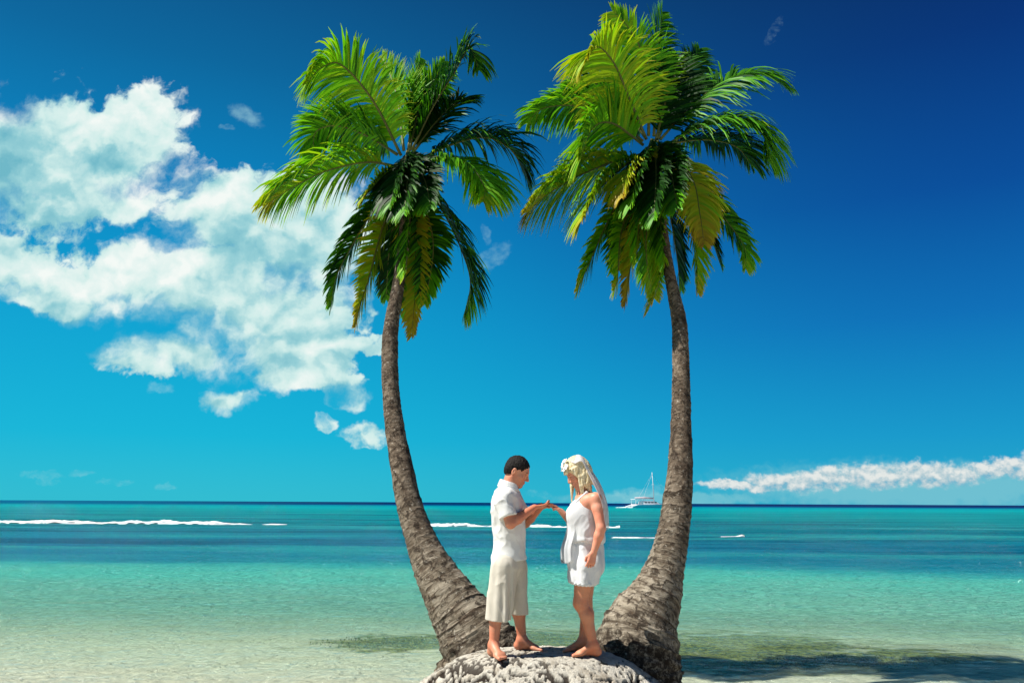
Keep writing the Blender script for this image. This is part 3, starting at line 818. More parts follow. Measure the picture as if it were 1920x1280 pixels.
# ------------------------------------------------------------------ figures as one implicit surface each
class SDF:
    def __init__(s, lo, hi, h):
        s.lo = np.array(lo, float); s.h = h
        s.n = np.ceil((np.array(hi)-s.lo)/h).astype(int)+1
        s.F = np.full(s.n, .2, np.float32)
        s.ax = [(s.lo[i]+h*np.arange(s.n[i])).astype(np.float32) for i in range(3)]
    def win(s, lo, hi, pad):
        a = np.clip(np.floor((np.array(lo)-pad-s.lo)/s.h).astype(int), 0, s.n-1)
        b = np.clip(np.ceil((np.array(hi)+pad-s.lo)/s.h).astype(int)+1, 1, s.n)
        sl = tuple(slice(a[i], b[i]) for i in range(3))
        X = s.ax[0][sl[0]][:, None, None]; Y = s.ax[1][sl[1]][None, :, None]; Z = s.ax[2][sl[2]][None, None, :]
        return sl, X, Y, Z
    def put(s, sl, d, k, op='u'):
        A = s.F[sl]
        if op == 'u':
            if k > 0:
                hh = np.clip(.5+.5*(A-d)/k, 0, 1); s.F[sl] = A*(1-hh)+d*hh-k*hh*(1-hh)
            else: s.F[sl] = np.minimum(A, d)
        elif op == 's':
            dd = -d
            if k > 0:
                hh = np.clip(.5-.5*(A-dd)/k, 0, 1); s.F[sl] = A*(1-hh)+dd*hh+k*hh*(1-hh)
            else: s.F[sl] = np.maximum(A, dd)
    def cone(s, a, b, ra, rb=None, k=.02, op='u'):
        a = np.array(a, float); b = np.array(b, float); rb = ra if rb is None else rb
        R = max(ra, rb)
        sl, X, Y, Z = s.win(np.minimum(a, b)-R, np.maximum(a, b)+R, k+3*s.h)
        ab = b-a; L2 = max(ab.dot(ab), 1e-9)
        t = np.clip(((X-a[0])*ab[0]+(Y-a[1])*ab[1]+(Z-a[2])*ab[2])/L2, 0, 1)
        d = np.sqrt((X-a[0]-t*ab[0])**2+(Y-a[1]-t*ab[1])**2+(Z-a[2]-t*ab[2])**2)-(ra+(rb-ra)*t)
        s.put(sl, d, k, op); return s
    def ell(s, c, r, axes=None, k=.02, op='u'):
        c = np.array(c, float); r = np.array(r, float); R = r.max()
        sl, X, Y, Z = s.win(c-R, c+R, k+3*s.h)
        Q = np.eye(3) if axes is None else np.array([tuple(a) for a in axes])
        dx, dy, dz = X-c[0], Y-c[1], Z-c[2]
        l = [Q[i, 0]*dx+Q[i, 1]*dy+Q[i, 2]*dz for i in range(3)]
        k0 = np.sqrt(sum((l[i]/r[i])**2 for i in range(3))); k1 = np.sqrt(sum((l[i]/r[i]**2)**2 for i in range(3)))+1e-9
        d = k0*(k0-1)/k1
        s.put(sl, d, k, op); return s
    def cut(s, p, n, k=0.):      # remove everything on the side n points to
        n = np.array(n, float); n /= np.linalg.norm(n); p = np.array(p, float)
        X, Y, Z = s.ax[0][:, None, None], s.ax[1][None, :, None], s.ax[2][None, None, :]
        d = ((X-p[0])*n[0]+(Y-p[1])*n[1]+(Z-p[2])*n[2]).astype(np.float32)
        s.F = np.maximum(s.F, d); return s
    def addfield(s, fn):
        X, Y, Z = np.meshgrid(*s.ax, indexing='ij')
        near = np.abs(s.F) < .05
        s.F[near] += fn(X[near], Y[near], Z[near]).astype(np.float32); return s
    def mesh(s, relax=2):
        F = s.F; F[0] = F[-1] = .2; F[:, 0] = F[:, -1] = .2; F[:, :, 0] = F[:, :, -1] = .2
        I = F < 0
        cnt = np.zeros(np.array(F.shape)-1, np.int8)
        for a in (0, 1):
            for b in (0, 1):
                for c in (0, 1): cnt += I[a:a+F.shape[0]-1, b:b+F.shape[1]-1, c:c+F.shape[2]-1]
        act = (cnt > 0) & (cnt < 8); ci, cj, ck = np.nonzero(act)
        idx = np.full(act.shape, -1, np.int64); idx[ci, cj, ck] = np.arange(len(ci))
        acc = np.zeros((len(ci), 3)); num = np.zeros(len(ci))
        cor = [(a, b, c) for a in (0, 1) for b in (0, 1) for c in (0, 1)]
        val = {q: F[ci+q[0], cj+q[1], ck+q[2]] for q in cor}
        for q in cor:
            for ax in range(3):
                if q[ax]: continue
                q2 = tuple(1 if i == ax else q[i] for i in range(3))
                f0, f1 = val[q], val[q2]; mk = (f0 < 0) != (f1 < 0)
                t = f0/(f0-f1+1e-12)
                p = np.array(q, float)[None]+np.zeros((len(ci), 3)); p[:, ax] = t
                acc[mk] += p[mk]; num[mk] += 1
        V = s.lo+s.h*(np.stack([ci, cj, ck], -1)+acc/num[:, None])
        faces = []
        for ax in range(3):
            A = I.take(range(F.shape[ax]-1), ax); B = I.take(range(1, F.shape[ax]), ax)
            for inv in (False, True):
                mk = (A & ~B) if not inv else (~A & B)
                p = np.array(np.nonzero(mk)).T
                o1, o2 = (ax+1) % 3, (ax+2) % 3
                ok = (p[:, o1] > 0) & (p[:, o2] > 0) & (p[:, o1] < F.shape[o1]-1) & (p[:, o2] < F.shape[o2]-1); p = p[ok]
                e1 = np.zeros(3, int); e1[o1] = 1; e2 = np.zeros(3, int); e2[o2] = 1
                g = lambda w: idx[tuple((p-w).T)]
                q = np.stack([g(e1+e2), g(e2), g(0*e1), g(e1)], -1)
                faces.append(q[:, ::-1] if inv else q)
        Fc = np.concatenate(faces)
        for _ in range(relax):
            sm = np.zeros_like(V); c = np.zeros(len(V))
            for i in range(4):
                a, b = Fc[:, i], Fc[:, (i+1) % 4]
                np.add.at(sm, a, V[b]); np.add.at(c, a, 1); np.add.at(sm, b, V[a]); np.add.at(c, b, 1)
            V = V*.5+.5*sm/c[:, None]
        return V, Fc

def nv(v): v = np.array(v, float); return v/np.linalg.norm(v)
def head(S, C, f, r, sc=1., female=False):
    """C centre of the skull, f facing direction, r its right side"""
    f = nv(f); r = nv(r); u = np.cross(r, f); C = np.array(C)
    q = lambda a, b, c: C+sc*(a*f+b*r+c*u)
    A = [f, r, u]
    S.ell(q(-.005, 0, .022), np.array((.099, .077, .094))*sc, A, .0)
    S.ell(q(.030, 0, -.045), np.array((.060, .058, .080))*sc, A, .03)
    for sg in (-1, 1):
        S.cone(q(-.008, sg*.050, -.060), q(.066, sg*.010, -.106), .019*sc, .017*sc, .025)
    S.ell(q(.072, 0, -.103), np.array((.022, .024, .018))*sc, A, .018)
    S.ell(q(.062, 0, -.070), np.array((.030, .034, .026))*sc, A, .02)     # muzzle under the lips
    for sg in (-1, 1):
        S.ell(q(.092, sg*.038, -.001), np.array((.015, .016, .011))*sc, A, .010, 's')
        S.ell(q(.074, sg*.033, -.004), np.array((.013, .015, .0125))*sc, A, .004)   # lowered lids
        S.ell(q(.056, sg*.048, -.034), np.array((.024, .020, .022))*sc, A, .02)   # cheek
        S.ell(q(-.010, sg*.078, -.016), np.array((.019, .008, .031))*sc, A, .008)
        S.ell(q(-.008, sg*.086, -.014), np.array((.010, .005, .018))*sc, A, .004, 's')
        S.ell(q(-.010, sg*.078, -.038), np.array((.009, .006, .011))*sc, A, .006)
    S.cone(q(.086, -.030, .020), q(.086, .030, .020), .010*sc, .010*sc, .018)
    S.cone(q(.076, 0, .016), q(.084, 0, -.03), .015*sc, .018*sc, .008); S.cone(q(.090, 0, .010), q(.116, 0, -.038), .0085*sc, .0105*sc, .010)
    for sg in (-1, 1): S.ell(q(.104, sg*.011, -.043), np.array((.011, .008, .008))*sc, A, .008)
    S.ell(q(.094, 0, -.066), np.array((.010, .022, .0065))*sc, A, .005)
    S.ell(q(.091, 0, -.079), np.array((.010, .019, .0070))*sc, A, .005)
    return q, A

def hand(S, w, d, n, s, curl, sc=1., thumb=.5):
    d = nv(d); n = nv(np.array(n)-d*np.dot(n, d)); a = np.cross(d, n)*s; w = np.array(w, float)
    q = lambda x, y, z: w+sc*(x*d+y*a+z*n)
    offs = (.029, .010, -.010, -.028); kn = (.088, .092, .087, .078); ln = (.074, .082, .076, .060)
    for o, k_ in zip(offs, kn): S.cone(q(.0, o*.55, 0), q(k_, o, 0), .0135*sc, .0105*sc, .012)
    for i in range(4):
        p = q(kn[i], offs[i], 0); ang = 0.; c = curl[i] if hasattr(curl, '__len__') else curl
        for j, (fr, rr) in enumerate(((.45, .0086), (.31, .0078), (.24, .0070))):
            ang += c*(.9 if j == 0 else 1.05)
            dd = d*math.cos(ang)+n*math.sin(ang)+a*(.06*(1.5-i))
            p2 = p+nv(dd)*ln[i]*fr*sc; S.cone(p, p2, rr*sc, (rr-.0006)*sc, .003); p = p2
    t0 = q(.018, .022, .004); t1 = q(.050, .046, .012+.010*thumb); t2 = q(.078, .050-.012*thumb, .018+.022*thumb); t3 = q(.100, .048-.022*thumb, .022+.032*thumb)
    S.cone(t0, t1, .0145*sc, .0115*sc, .012); S.cone(t1, t2, .0105*sc, .0095*sc, .004); S.cone(t2, t3, .0092*sc, .0078*sc, .003)

def foot(S, ank, d, s, sc=1.):
    """ank = ankle joint (floor at z=0), d = pointing direction, s = +1 when the big toe lies on the left of d"""
    d = nv((d[0], d[1], 0)); a = np.array((-d[1], d[0], 0))*s; g = np.array((ank[0], ank[1], 0.))
    q = lambda x, y, z: g+sc*(x*d+y*a)+np.array((0, 0, z*sc))
    S.ell(q(-.038, 0, .030), np.array((.036, .030, .032))*sc, [d, a, (0, 0, 1)], .025)
    S.cone(q(-.02, 0, .075), q(-.035, 0, .035), .030*sc, .028*sc, .02)
    S.cone(q(.0, .004, .080), q(.105, .010, .034), .034*sc, .022*sc, .03)
    S.cone(q(-.02, -.006, .028), q(.105, -.026, .018), .026*sc, .017*sc, .03)
    S.ell(q(.115, 0, .022), np.array((.036, .045, .019))*sc, [d, a, (0, 0, 1)], .025)
    for i, (y, l, r_) in enumerate(((.031, .062, .0135), (.011, .060, .0095), (-.006, .053, .009), (-.022, .044, .0085), (-.036, .034, .008))):
        S.cone(q(.125, y, .018), q(.125+l*.9, y*1.04, .011), r_*1.05*sc, r_*sc, .006)
    for sg in (-1, 1): S.ell(q(-.004, sg*.030, .082), np.array((.012, .010, .013))*sc, None, .012)

def tone_of(V, base=(1, 1, 1)): return np.tile(np.array(base, np.float32), (len(V), 1))
def paint(c, V, p, r, col, soft=.5, axes=None):
    D = V-np.array(p)
    if axes is not None: D = D @ np.array([tuple(a) for a in axes]).T
    e = np.sqrt(((D/np.array(r))**2).sum(1)); w = (1-sstep(soft, 1, e))[:, None]
    c[:] = c*(1-w)+np.array(col)*w

def wrinkle(seed, amp, sx=9, sz=5):   # soft drapery with a few sharp creases
    def fn(X, Y, Z):
        return amp*(fbm(X*sx+2*fbm(X*4, Y*4, Z*4, 2, seed), Y*sx, Z*sz, 3, seed+5)) + amp*.9*(np.abs(vnoise(X*sx*1.1+Z*3, Y*sx*1.1, Z*sz*1.9-X*4, seed+9))**.6-.5)
    return fn

# ---- the man
def build_man():
    o = at(952, 1223, 6.9); O = np.array((o.x, 6.9, MZ))
    root = empty('person', tuple(O), 'man with short black hair in a white short sleeved shirt and cream cropped trousers, barefoot', 'person')
    def J(px, py, dy=0.):
        return np.array(at(px, py, 6.9+dy))-O
    H = .0042
    neck = J(956, 915); hc = J(970, 882)
    shn, shf = J(943, 936, -.185), J(960, 930, .185)
    eln, elf = J(957, 981, -.235), J(985, 980, .235)
    wrn, wrf = J(1002, 951, -.10), J(1014, 950, .07)
    chest, waist, pelv = J(951, 958), J(955, 1008), J(953, 1050)
    hn, hf = J(946, 1062, -.10), J(963, 1062, .10)
    an = np.array((J(926, 1206, -.14)[0], -.14, .085)); af = np.array((J(979, 1196, .15)[0], .15, .085))
    kn = (hn+an)/2+np.array((.005, -.0, .03)); kf = (hf+af)/2+np.array((.02, 0, .03))
    S = SDF((-.42, -.42, -.03), (.62, .42, 1.80), H)
    # trunk
    S.ell(chest, (.115, .165, .19), None, .0)
    S.cone(chest+np.array((-.01, -.12, .09)), chest+np.array((-.01, .12, .09)), .075, .075, .06)
    S.ell(waist, (.105, .140, .15), None, .08); S.ell(pelv, (.115, .150, .12), None, .06)
    S.cone(neck+np.array((-.02, 0, -.04)), neck+np.array((.012, 0, .045)), .064, .057, .04)
    f = nv((.885, -.16, -.42)); r = nv(np.cross(f, (0, 0, 1)))
    S2 = SDF(tuple(hc-.18), tuple(hc+.18), H)
    q, A = head(S2, hc, f, r, 1.02)
    lo = np.round((S2.lo-S.lo)/H).astype(int)
    # bring the head in on the same lattice
    S2 = SDF(tuple(S.lo+lo*H), tuple(S.lo+lo*H+.36), H); head(S2, hc, f, r, 1.02)
    n2 = S2.n; e = np.minimum(lo+n2, S.n); sl = tuple(slice(lo[i], e[i]) for i in range(3)); cr = tuple(slice(0, e[i]-lo[i]) for i in range(3))
    S.put(sl, S2.F[cr], .03)
    S.cone(q(-.025, 0, -.06), neck+np.array((-.012, 0, -.01)), .056, .060, .025)
    for sh, el, wr in ((shn, eln, wrn), (shf, elf, wrf)):
        S.cone(chest+(sh-chest)*.6+np.array((0, 0, .02)), sh, .06, .056, .05)
        S.cone(sh, el, .053, .041, .03)
        md = el+(wr-el)*.3
        S.cone(el, md, .040, .042, .02); S.cone(md, wr, .042, .027, .02)
    for hp, kk, a in ((hn, kn, an), (hf, kf, af)):
        S.cone(hp, kk, .088, .056, .05)
        cf = kk+(a-kk)*.33+np.array((-.018, 0, 0))
        S.cone(kk, cf, .054, .055, .03); S.cone(cf, a, .054, .036, .03); S.cone(a, a-np.array((0, 0, .01)), .037, .036, .02)
    foot(S, an, (.42, -.9), -1, 1.0); foot(S, an, (.42, -.9), -1, 1.0)
    foot(S, af, (.93, -.36), -1, 1.0)
    # near hand: open, palm up, under hers; far hand holds the ring over it
    hand(S, wrn, J(1030, 946, -.03)-wrn, (.15, .35, .92), -1, (.28, .25, .28, .34), 1.0, .3)
    hand(S, wrf, J(1036, 944, .02)-wrf, (.1, -.5, -.85), -1, (.55, .50, .55, .6), .98, .8)
    V, F = S.mesh()
    c = tone_of(V)
    for sg in (-1, 1):
        paint(c, V, q(.086, sg*.034, .019), (.016, .026, .006), (.10, .08, .07), .4, A)
        paint(c, V, q(.088, sg*.033, -.008), (.013, .018, .0035), (.10, .06, .05), .4, A)
        paint(c, V, q(.088, sg*.033, .001), (.014, .020, .009), (.72, .6, .56), .3, A)
    paint(c, V, q(.100, 0, -.072), (.014, .024, .011), (1.02, .55, .55), .4, A)
    paint(c, V, q(.060, 0, -.085), (.05, .06, .05), (.86, .82, .80), .2, A)
    mesh_obj('body', V, F, M['skin_m'], root, col=c)
    # hair
    Sh = SDF(tuple(hc-.17), tuple(hc+.17), .0038)
    Sh.ell(q(-.010, 0, .032), (.105, .083, .096), A, 0); Sh.ell(q(-.045, 0, -.018), (.066, .076, .072), A, .03)
    Sh.ell(q(.104, 0, -.026), (.074, .10, .094), A, .01, 's')
    Sh.ell(q(.02, 0, -.098), (.11, .12, .075), A, .01, 's')
    for sg in (-1, 1):
        Sh.ell(q(.036, sg*.09, -.03), (.036, .03, .06), A, .01, 's')
        Sh.ell(q(-.012, sg*.090, -.022), (.026, .022, .038), A, .006, 's')
    Sh.addfield(lambda X, Y, Z: .005*fbm(X*75, Y*75, Z*45, 3, 12))
    V, F = Sh.mesh(1); mesh_obj('hair', V, F, M['hair_m'], root)
    # shirt
    S = SDF((-.42, -.42, .70), (.30, .42, 1.55), .0048)
    S.ell(chest+np.array((.0, 0, .0)), (.142, .188, .215), None, 0)
    S.cone(chest+np.array((-.012, -.135, .115)), chest+np.array((-.012, .135, .115)), .074, .074, .07)
    S.ell(waist+np.array((.005, 0, .02)), (.135, .165, .17), None, .08); S.ell(pelv+np.array((.002, 0, .02)), (.150, .180, .15), None, .07)
    S.cone(neck+np.array((-.028, 0, -.045)), neck+np.array((-.008, 0, .012)), .078, .070, .03)
    for sh, el in ((shn, eln), (shf, elf)):
        e2 = sh+(el-sh)*.66
        S.cone(chest+(sh-chest)*.6+np.array((0, 0, .02)), sh+np.array((0, 0, -.0)), .074, .070, .05); S.cone(sh, e2, .070, .077, .03)
    S.addfield(wrinkle(3, .012, 9, 7))
    S.cut(pelv+np.array((0, 0, -.005)), (.10, 0, -1))
    for sh, el in ((shn, eln), (shf, elf)):      # sleeve hems
        e2 = sh+(el-sh)*.74; d = nv(el-sh)
        sl, X, Y, Z = S.win(e2-.12, e2+.12, 0)
        pl = -((X-e2[0])*d[0]+(Y-e2[1])*d[1]+(Z-e2[2])*d[2])
        rad = np.sqrt((X-e2[0])**2+(Y-e2[1])**2+(Z-e2[2])**2)-.10
        tor = ((Y-chest[1])*np.sign(e2[1]))
        reg = np.maximum(np.maximum(pl, rad), .165-tor)
        S.put(sl, reg, 0, 's')
    S.cone(q(-.02, 0, -.07), neck+np.array((.0, 0, -.0)), .062, .061, 0, 's')
    S.cone(neck+np.array((.10, -.02, .06)), neck+np.array((.075, -.015, -.06)), .045, .012, .01, 's')   # open collar
    V, F = S.mesh(1)
    sh_o = mesh_obj('shirt', V, F, M['shirt'], root)
    # collar
    S = SDF(tuple(neck-.16), tuple(neck+.16), .004)
    for k in range(30):
        a = PI*(.22+1.56*k/29.); a2 = PI*(.22+1.56*(k+1)/29.)
        p = lambda t, z, rr: neck+np.array((-.006+math.cos(t)*rr, math.sin(t)*rr*.95, z+.022*math.cos(t)*-1))
        for z, rr in ((.046, .072), (.032, .079), (.016, .086), (.0, .092)): S.cone(p(a, z, rr), p(a2, z, rr), .0085, .0085, .006)
    V, F = S.mesh(1); mesh_obj('collar', V, F, M['shirt'], sh_o)
    # trousers
    S = SDF((-.42, -.40, .20), (.36, .42, 1.02), .0048)
    S.ell(pelv+np.array((.0, 0, -.01)), (.138, .168, .15), None, 0)
    zc = .285
    bn = np.array((J(933, 1163, -.14)[0], -.135, zc)); bf = np.array((J(970, 1163, .14)[0], .145, zc))
    S.cone(hn, bn-np.array((0, 0, .06)), .114, .088, .04); S.cone(hf, bf-np.array((0, 0, .06)), .114, .089, .04)
    def pl(X, Y, Z):
        low = sstep(.85, .30, Z)
        ang = np.arctan2(Y-np.where(Y < 0, -.13, .14), X)
        return wrinkle(23, .010, 9, 3)(X, Y, Z)+.011*low*np.sin(ang*5+Z*3)+.007*low*np.sin(ang*9+1)
    S.addfield(pl)
    S.cut((0, 0, zc+.0), (-.05, .10, -1)); S.cut(pelv+np.array((0, 0, .10)), (0, 0, 1))
    V, F = S.mesh(1); mesh_obj('trousers', V, F, M['pants'], root)
build_man()

# ---- the woman
def ribbon_sheet(rows, mat, name, parent, thick=.003):
    """rows: list of polylines (top to bottom) resampled into a cloth sheet"""
    G = np.array([catmull(r, 40) for r in rows]); G = np.array([catmull(G[:, j], 44) for j in range(40)]).transpose(1, 0, 2)
    n, mm, _ = G.shape
    t = np.linspace(0, 1, n)[:, None]; s = np.linspace(0, 1, mm)[None]
    wav = (np.sin(t*34+s*2)*.5+np.sin(t*57+1+s*4)*.35)*.010*sstep(.05, .6, s)
    du = np.gradient(G, axis=0); dv = np.gradient(G, axis=1); N = np.cross(du, dv); N /= np.linalg.norm(N, axis=2)[..., None]+1e-9
    G = G+N*wav[..., None]
    I = np.arange(n*mm).reshape(n, mm)
    F = np.stack([I[:-1, :-1], I[1:, :-1], I[1:, 1:], I[:-1, 1:]], -1).reshape(-1, 4)
    ob = mesh_obj(name, G.reshape(-1, 3), F, mat, parent)
    md = ob.modifiers.new('thickness', 'SOLIDIFY'); md.thickness = thick
    return ob

def build_woman():
    o = at(1098, 1228, 6.9); O = np.array((o.x, 6.9, MZ))
    root = empty('person', tuple(O), 'blonde woman with a white veil in a short white dress, barefoot, holding out her hand', 'person')
    def J(px, py, dy=0.): return np.array(at(px, py, 6.9+dy))-O
    H = .0042
    neck = J(1096, 922); hc = J(1083, 884)
    shn, shf = J(1117, 935, -.150), J(1090, 935, .150)
    eln, elf = J(1127, 990, -.225), J(1082, 990, .20)
    wrn, wrf = J(1113, 1036, -.215), J(1052, 958, .03)
    chest, waist, pelv = J(1098, 962), J(1100, 1006), J(1099, 1048)
    hn, hf = J(1097, 1062, -.085), J(1100, 1062, .085)
    an = np.array((J(1112, 1212, -.11)[0], -.11, .085)); af = np.array((J(1093, 1202, .10)[0], .10, .085))
    kn = J(1088, 1130, -.09); kf = J(1097, 1130, .09)
    S = SDF((-.46, -.42, -.03), (.36, .42, 1.80), H)
    S.ell(chest, (.110, .145, .17), None, 0)
    S.cone(chest+np.array((.015, -.10, .095)), chest+np.array((.015, .10, .095)), .062, .062, .06)
    for sg in (-1, 1): S.ell(chest+np.array((-.085, sg*.07, -.005)), (.062, .066, .066), None, .04)
    S.ell(waist, (.110, .135, .13), None, .08); S.ell(pelv+np.array((.006, 0, 0)), (.125, .155, .13), None, .07)
    S.cone(neck+np.array((.015, 0, -.04)), neck+np.array((-.02, 0, .05)), .054, .049, .04)
    f = nv((-.84, -.10, -.53)); r = nv(np.cross(f, (0, 0, 1)))
    lo = np.round((hc-.18-S.lo)/H).astype(int)
    S2 = SDF(tuple(S.lo+lo*H), tuple(S.lo+lo*H+.36), H); q, A = head(S2, hc, f, r, .97, True)
    e = np.minimum(lo+S2.n, S.n); sl = tuple(slice(lo[i], e[i]) for i in range(3)); cr = tuple(slice(0, e[i]-lo[i]) for i in range(3))
    S.put(sl, S2.F[cr], .03)
    S.cone(q(-.025, 0, -.06), neck+np.array((.010, 0, -.01)), .048, .051, .025)
    for sh, el, wr in ((shn, eln, wrn), (shf, elf, wrf)):
        S.cone(chest+(sh-chest)*.6+np.array((0, 0, .03)), sh, .05, .054, .05)
        S.cone(sh, sh+(el-sh)*.35, .048, .046, .02); S.cone(sh+(el-sh)*.35, el, .046, .037, .02)
        md = el+(wr-el)*.3
        S.cone(el, md, .038, .038, .02); S.cone(md, wr, .038, .024, .02)
    for hp, kk, a in ((hn, kn, an), (hf, kf, af)):
        S.cone(hp, kk, .086, .056, .05)
        cf = kk+(a-kk)*.30+np.array((.022, 0, 0))
        S.cone(kk, cf, .054, .054, .03); S.cone(cf, a, .053, .035, .03); S.cone(a, a-np.array((0, 0, .01)), .037, .036, .02)
    foot(S, an, (-.97, -.22), 1, .98); foot(S, af, (-.95, -.25), 1, .98)
    hand(S, wrn, J(1106, 1064, -.22)-wrn, (-.25, .95, 0), -1, (.45, .5, .55, .6), .95, .6)
    hand(S, wrf, J(1034, 944, .0)-wrf, (-.5, -.15, -.8), 1, (.30, .34, .40, .46), .92, .4)
    V, F = S.mesh()
    c = tone_of(V)
    for sg in (-1, 1):
        paint(c, V, q(.086*.97, sg*.034, .019), (.016, .024, .005), (.45, .36, .28), .4, A)
        paint(c, V, q(.086*.97, sg*.033, -.008), (.013, .018, .0035), (.16, .09, .07), .4, A)
    paint(c, V, q(.098*.97, 0, -.072), (.014, .022, .010), (1.0, .42, .42), .4, A)
    legs = V[:, 2] < .62
    c[legs] *= np.array((.92, .86, .72))
    mesh_obj('body', V, F, M['skin_w'], root, col=np.clip(c, 0, 1.2))
    # dress
    S = SDF((-.36, -.36, .50), (.36, .36, 1.5), .0048)
    S.ell(chest+np.array((0, 0, .0)), (.132, .160, .185), None, 0)
    for sg in (-1, 1): S.ell(chest+np.array((-.090, sg*.07, -.012)), (.074, .078, .078), None, .05)
    S.ell(waist+np.array((-.012, 0, 0)), (.146, .158, .18), None, .10); S.ell(pelv+np.array((.002, 0, .01)), (.148, .175, .16), None, .08)
    zc = .565
    hm = J(1091, 1102); hem = np.array((hm[0]+.0, 0, zc))
    for sg in (-1, 1): S.cone(pelv+np.array((-.005, sg*.08, -.06)), hem+np.array((-.004, sg*.09, -.06)), .130, .106, .06)
    S.cone(hem+np.array((0, -.06, .0)), hem+np.array((0, .06, .0)), .095, .095, .06)
    def pl(X, Y, Z):
        ang = np.arctan2(Y, X-.0); lowf = sstep(1.15, .6, Z)
        zh = waist[2]-.045+.016*np.sin(ang*3+1)+.008*np.sin(ang*7)
        return -.015*sstep(-.005, .005, Z-zh)*sstep(.22, .0, Z-zh)+wrinkle(43, .011, 10, 4)(X, Y, Z)+.008*lowf*np.sin(ang*9+Z*2)+.006*sstep(.05, .0, np.abs(Z-(waist[2]-.03)))*np.sin(Z*60)
    S.addfield(pl)
    S.cut((0, 0, zc), (-.06, .03, -1))
    S.cut(chest+np.array((-.02, 0, .108)), (-.05, 0, 1))
    # straps over the shoulders
    for sg in (-1, 1):
        a = chest+np.array((-.115, sg*.085, .07)); b_ = chest+np.array((.0, sg*.115, .172)); d_ = chest+np.array((.10, sg*.08, .07))
        S.cone(a, b_, .012, .011, .01); S.cone(b_, d_, .011, .012, .01)
    V, F = S.mesh(1); dr = mesh_obj('dress', V, F, M['dress'], root)
    # scalloped hem edging
    S = SDF(tuple(hem-np.array((.22, .26, .08))), tuple(hem+np.array((.22, .26, .10))), .0045)
    for k in range(44):
        a = 2*PI*k/44
        p = hem+np.array((.006+math.cos(a)*.105, math.sin(a)*.192, -.004-.062*(math.cos(a)*.105)+.012*(k % 2)+.03*math.sin(a)*.19))
        S.ell(p, (.018, .020, .016), None, .008)
    V, F = S.mesh(1); mesh_obj('lace_hem', V, F, M['dress'], dr)
    # chiffon overlay hanging forward from the waist
    rows = []
    for k, (yy, x1, x2) in enumerate(((-.15, 1076, 1070), (-.10, 1066, 1058), (-.03, 1061, 1052), (.05, 1060, 1051), (.12, 1064, 1056), (.17, 1072, 1068))):
        rows.append([J(x1+6, 968, yy*.8), J(x1+1, 1000, yy), J(x1-2+(x2-x1)*.6, 1028, yy*1.1), J(x2+1, 1052+5*math.sin(k*2.2), yy*1.15)])
    ribbon_sheet(rows, M['drape'], 'chiffon_drape', dr)
    # hair
    S = SDF(tuple(hc-np.array((.19, .19, .36))), tuple(hc+np.array((.22, .19, .19))), .004)
    S.ell(q(-.012, 0, .034), (.108, .090, .104), A, 0); S.ell(q(-.050, 0, -.02), (.075, .084, .085), A, .03)
    S.ell(q(.100, 0, -.040), (.062, .10, .088), A, .01, 's')
    S.ell(q(.072, 0, -.10), (.06, .12, .08), A, .01, 's')
    for sg in (-1, 1):
        p0 = q(.030, sg*.082, .03); 
        for j in range(7):
            a = j/6.
            t0 = q(.055-.10*a, sg*(.074+.012*math.sin(a*PI)), .045); t1 = q(.030-.10*a, sg*.092, -.04)
            t2 = t1+np.array((.010+.02*a, sg*.004, -.075)); t3 = t2+np.array((.004+.03*a, -sg*.01, -.065-.035*math.sin(j*2.1)))
            S.cone(t0, t1, .015, .016, .008); S.cone(t1, t2, .016, .014, .008); S.cone(t2, t3, .014, .005, .006)
    for j in range(4):
        t0 = q(.045-.03*j, .088, .0); t1 = t0+np.array((.004+.01*j, -.012, -.10)); t2 = t1+np.array((-.004+.012*j, -.012, -.13-.02*(j % 2)))
        S.cone(t0, t1, .017, .016, .008); S.cone(t1, t2, .016, .005, .006)
    for j in range(9):
        a = (j/8.-.5)*.15; t0 = q(-.085, a*.8, .0); t1 = t0+np.array((.015, a*.2, -.12)); t2 = t1+np.array((.015, 0, -.10-.02*math.sin(j*1.9)))
        S.cone(t0, t1, .022, .020, .01); S.cone(t1, t2, .020, .006, .008)
    for j in range(6):   # fringe
        a = (j/5.-.5); S.cone(q(.06, a*.10, .105), q(.098, a*.13+.01, .035), .013, .008, .006)
    S.addfield(lambda X, Y, Z: .005*fbm(X*90, Y*90, Z*8, 2, 12))
    V, F = S.mesh(1); hr = mesh_obj('hair', V, F, M['hair_w'], root)
    # flowers at the hairline
    S = SDF(tuple(q(.05, 0, .10)-.13), tuple(q(.05, 0, .10)+.13), .0038)
    rr = np.random.default_rng(4)
    for (fa, ra, ua) in ((.095, -.045, .085), (.085, -.015, .112), (.098, .02, .09), (.05, -.03, .135), (.06, .03, .13), (.075, -.07, .09)):
        c0 = q(fa, ra, ua); nrm = nv(c0-q(0, 0, .02)); t = nv(np.cross(nrm, (.3, .2, .9))); b_ = np.cross(nrm, t)
        for k in range(5):
            a = 2*PI*k/5+rr.uniform(0, 1)
            dd = t*math.cos(a)+b_*math.sin(a)
            S.ell(c0+dd*.015+nrm*.006, (.014, .010, .005), [nv(dd+nrm*.35), np.cross(nrm, dd), nv(nrm-dd*.35)], .002)
        S.ell(c0+nrm*.006, (.006,)*3, None, .002)
    V, F = S.mesh(1); mesh_obj('hair_flower', V, F, M['flower'], hr)
    # veil
    rows = []
    for k in range(9):
        a = (k/8.-.5)*2
        tA = q(.035-.035*a*a, a*.098, .128-.05*a*a); t0 = q(-.060-.035*(1-a*a), a*.108, .112-.05*a*a); t1 = J(1110-8*a*a, 884, a*.13)
        t2 = J(1126-10*a*a, 912, a*.18); t3 = J(1137-8*a*a, 945, a*.21); t4 = J(1140-7*a*a, 985+8*math.sin(k*1.7), a*.21)
        rows.append([tA, t0, t1, t2, t3, t4])
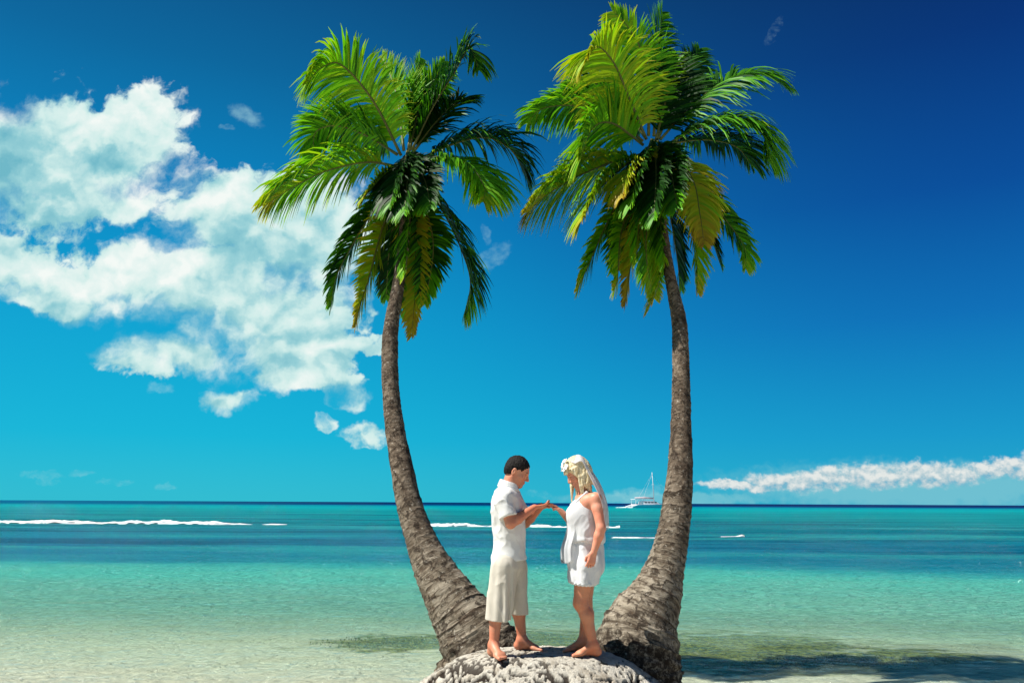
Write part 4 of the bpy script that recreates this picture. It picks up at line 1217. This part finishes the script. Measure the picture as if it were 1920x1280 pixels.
    ribbon_sheet(rows, M['veil'], 'veil', root, .0015)
build_woman()

# ------------------------------------------------------------------ catamaran
def build_boat():
    D = 330.
    c = at(1222, 951, D)
    root = empty('catamaran', (c.x, D, 0), 'white sailing catamaran with bare mast anchored near the horizon, partly behind the right trunk', 'boat')
    root.rotation_euler = (0, 0, math.radians(12))
    Lh = 19.5
    def hull(y0):
        mb = MB(); secs = []
        for i in range(22):
            t = i/21.; x = -Lh/2+Lh*t
            w = .95*min(1, .55+t*1.6)*(1-max(0, (t-.55)/.45)**2.2)+.03
            fb = 1.25+.45*t*t - (.75*max(0, (.12-t)/.12))
            sec = []
            for (a, z) in ((-1, fb), (-1.0, fb*.55), (-.8, .05), (-.35, -.45), (.35, -.45), (.8, .05), (1., fb*.55), (1, fb)):
                sec.append((x+(.5*z*t**6), y0+a*w, z))
            secs.append(sec)
        mb.loft(secs); return mb
    for y0 in (-3.6, 3.6): hull(y0).build('hull', M['hull'], root, False)
    mb = MB(); mb.box((-2.2, 0, 1.15), (11., 6.3, .5)); mb.build('bridge_deck', M['hull'], root)
    mb = MB()
    mb.loft([[(x, y*w, z) for (y, w, z) in ((-1, w_, 1.4), (-1, w_*.93, h_), (1, w_*.93, h_), (1, w_, 1.4))] for (x, w_, h_) in ((-4.6, 2.9, 2.5), (-3.2, 3.0, 2.75), (0, 2.9, 2.75), (1.6, 2.5, 2.2), (2.8, 2.0, 1.5))])
    cb = mb.build('cabin', M['hull'], root)
    for sy in (-1, 1):
        for x in (-3.6, -2.2, -.8, .6):
            mb = MB(); mb.box((x, sy*2.86, 2.12), (1.05, .12, .42)); mb.build('window', M['tint'], cb)
    mb = MB(); mb.box((-5.6, 0, 3.35), (4.8, 5.4, .16))
    for sx in (-7.7, -4.0):
        for sy in (-2.5, 2.5): mb.tube([(sx, sy, 1.3), (sx, sy, 3.3)], .06, 6)
    mb.build('bimini', M['hull'], root)
    mb = MB(); mb.tube([(1.0, 0, 2.6), (.9, 0, 9), (.55, 0, 14.2)], [.20, .18, .10], 10)
    mb.box((.75, 0, 9.3), (.12, 3.0, .10)); mb.build('mast', M['alloy'], root, True)
    mb = MB(); mb.tube([(.6, 0, 3.75), (-3, 0, 4.0), (-7.2, 0, 3.95)], [.34, .42, .22], 10); mb.build('boom', M['canvas'], root, True)
    mb = MB()
    for e in ((9.0, 0, 1.9), (-6, 3.5, 1.3), (-6, -3.5, 1.3)): mb.tube([(.6, 0, 13.6), e], .035, 5)
    mb.build('rigging', M['alloy'], root)
    mb = MB(); mb.tube([(8.9, -3.6, 1.7), (8.9, 3.6, 1.7)], .14, 8); mb.build('crossbeam', M['alloy'], root, True)
build_boat()

# ------------------------------------------------------------------ render settings
scene.render.engine = 'CYCLES'
scene.view_settings.view_transform = 'Standard'; scene.view_settings.look = 'None'
scene.view_settings.exposure = 1.0; scene.view_settings.gamma = 1
cy = scene.cycles
cy.max_bounces = 8; cy.transparent_max_bounces = 16; cy.transmission_bounces = 6; cy.diffuse_bounces = 3; cy.glossy_bounces = 3
cy.caustics_reflective = False; cy.caustics_refractive = False
cy.sample_clamp_indirect = 6
cy.use_denoising = True
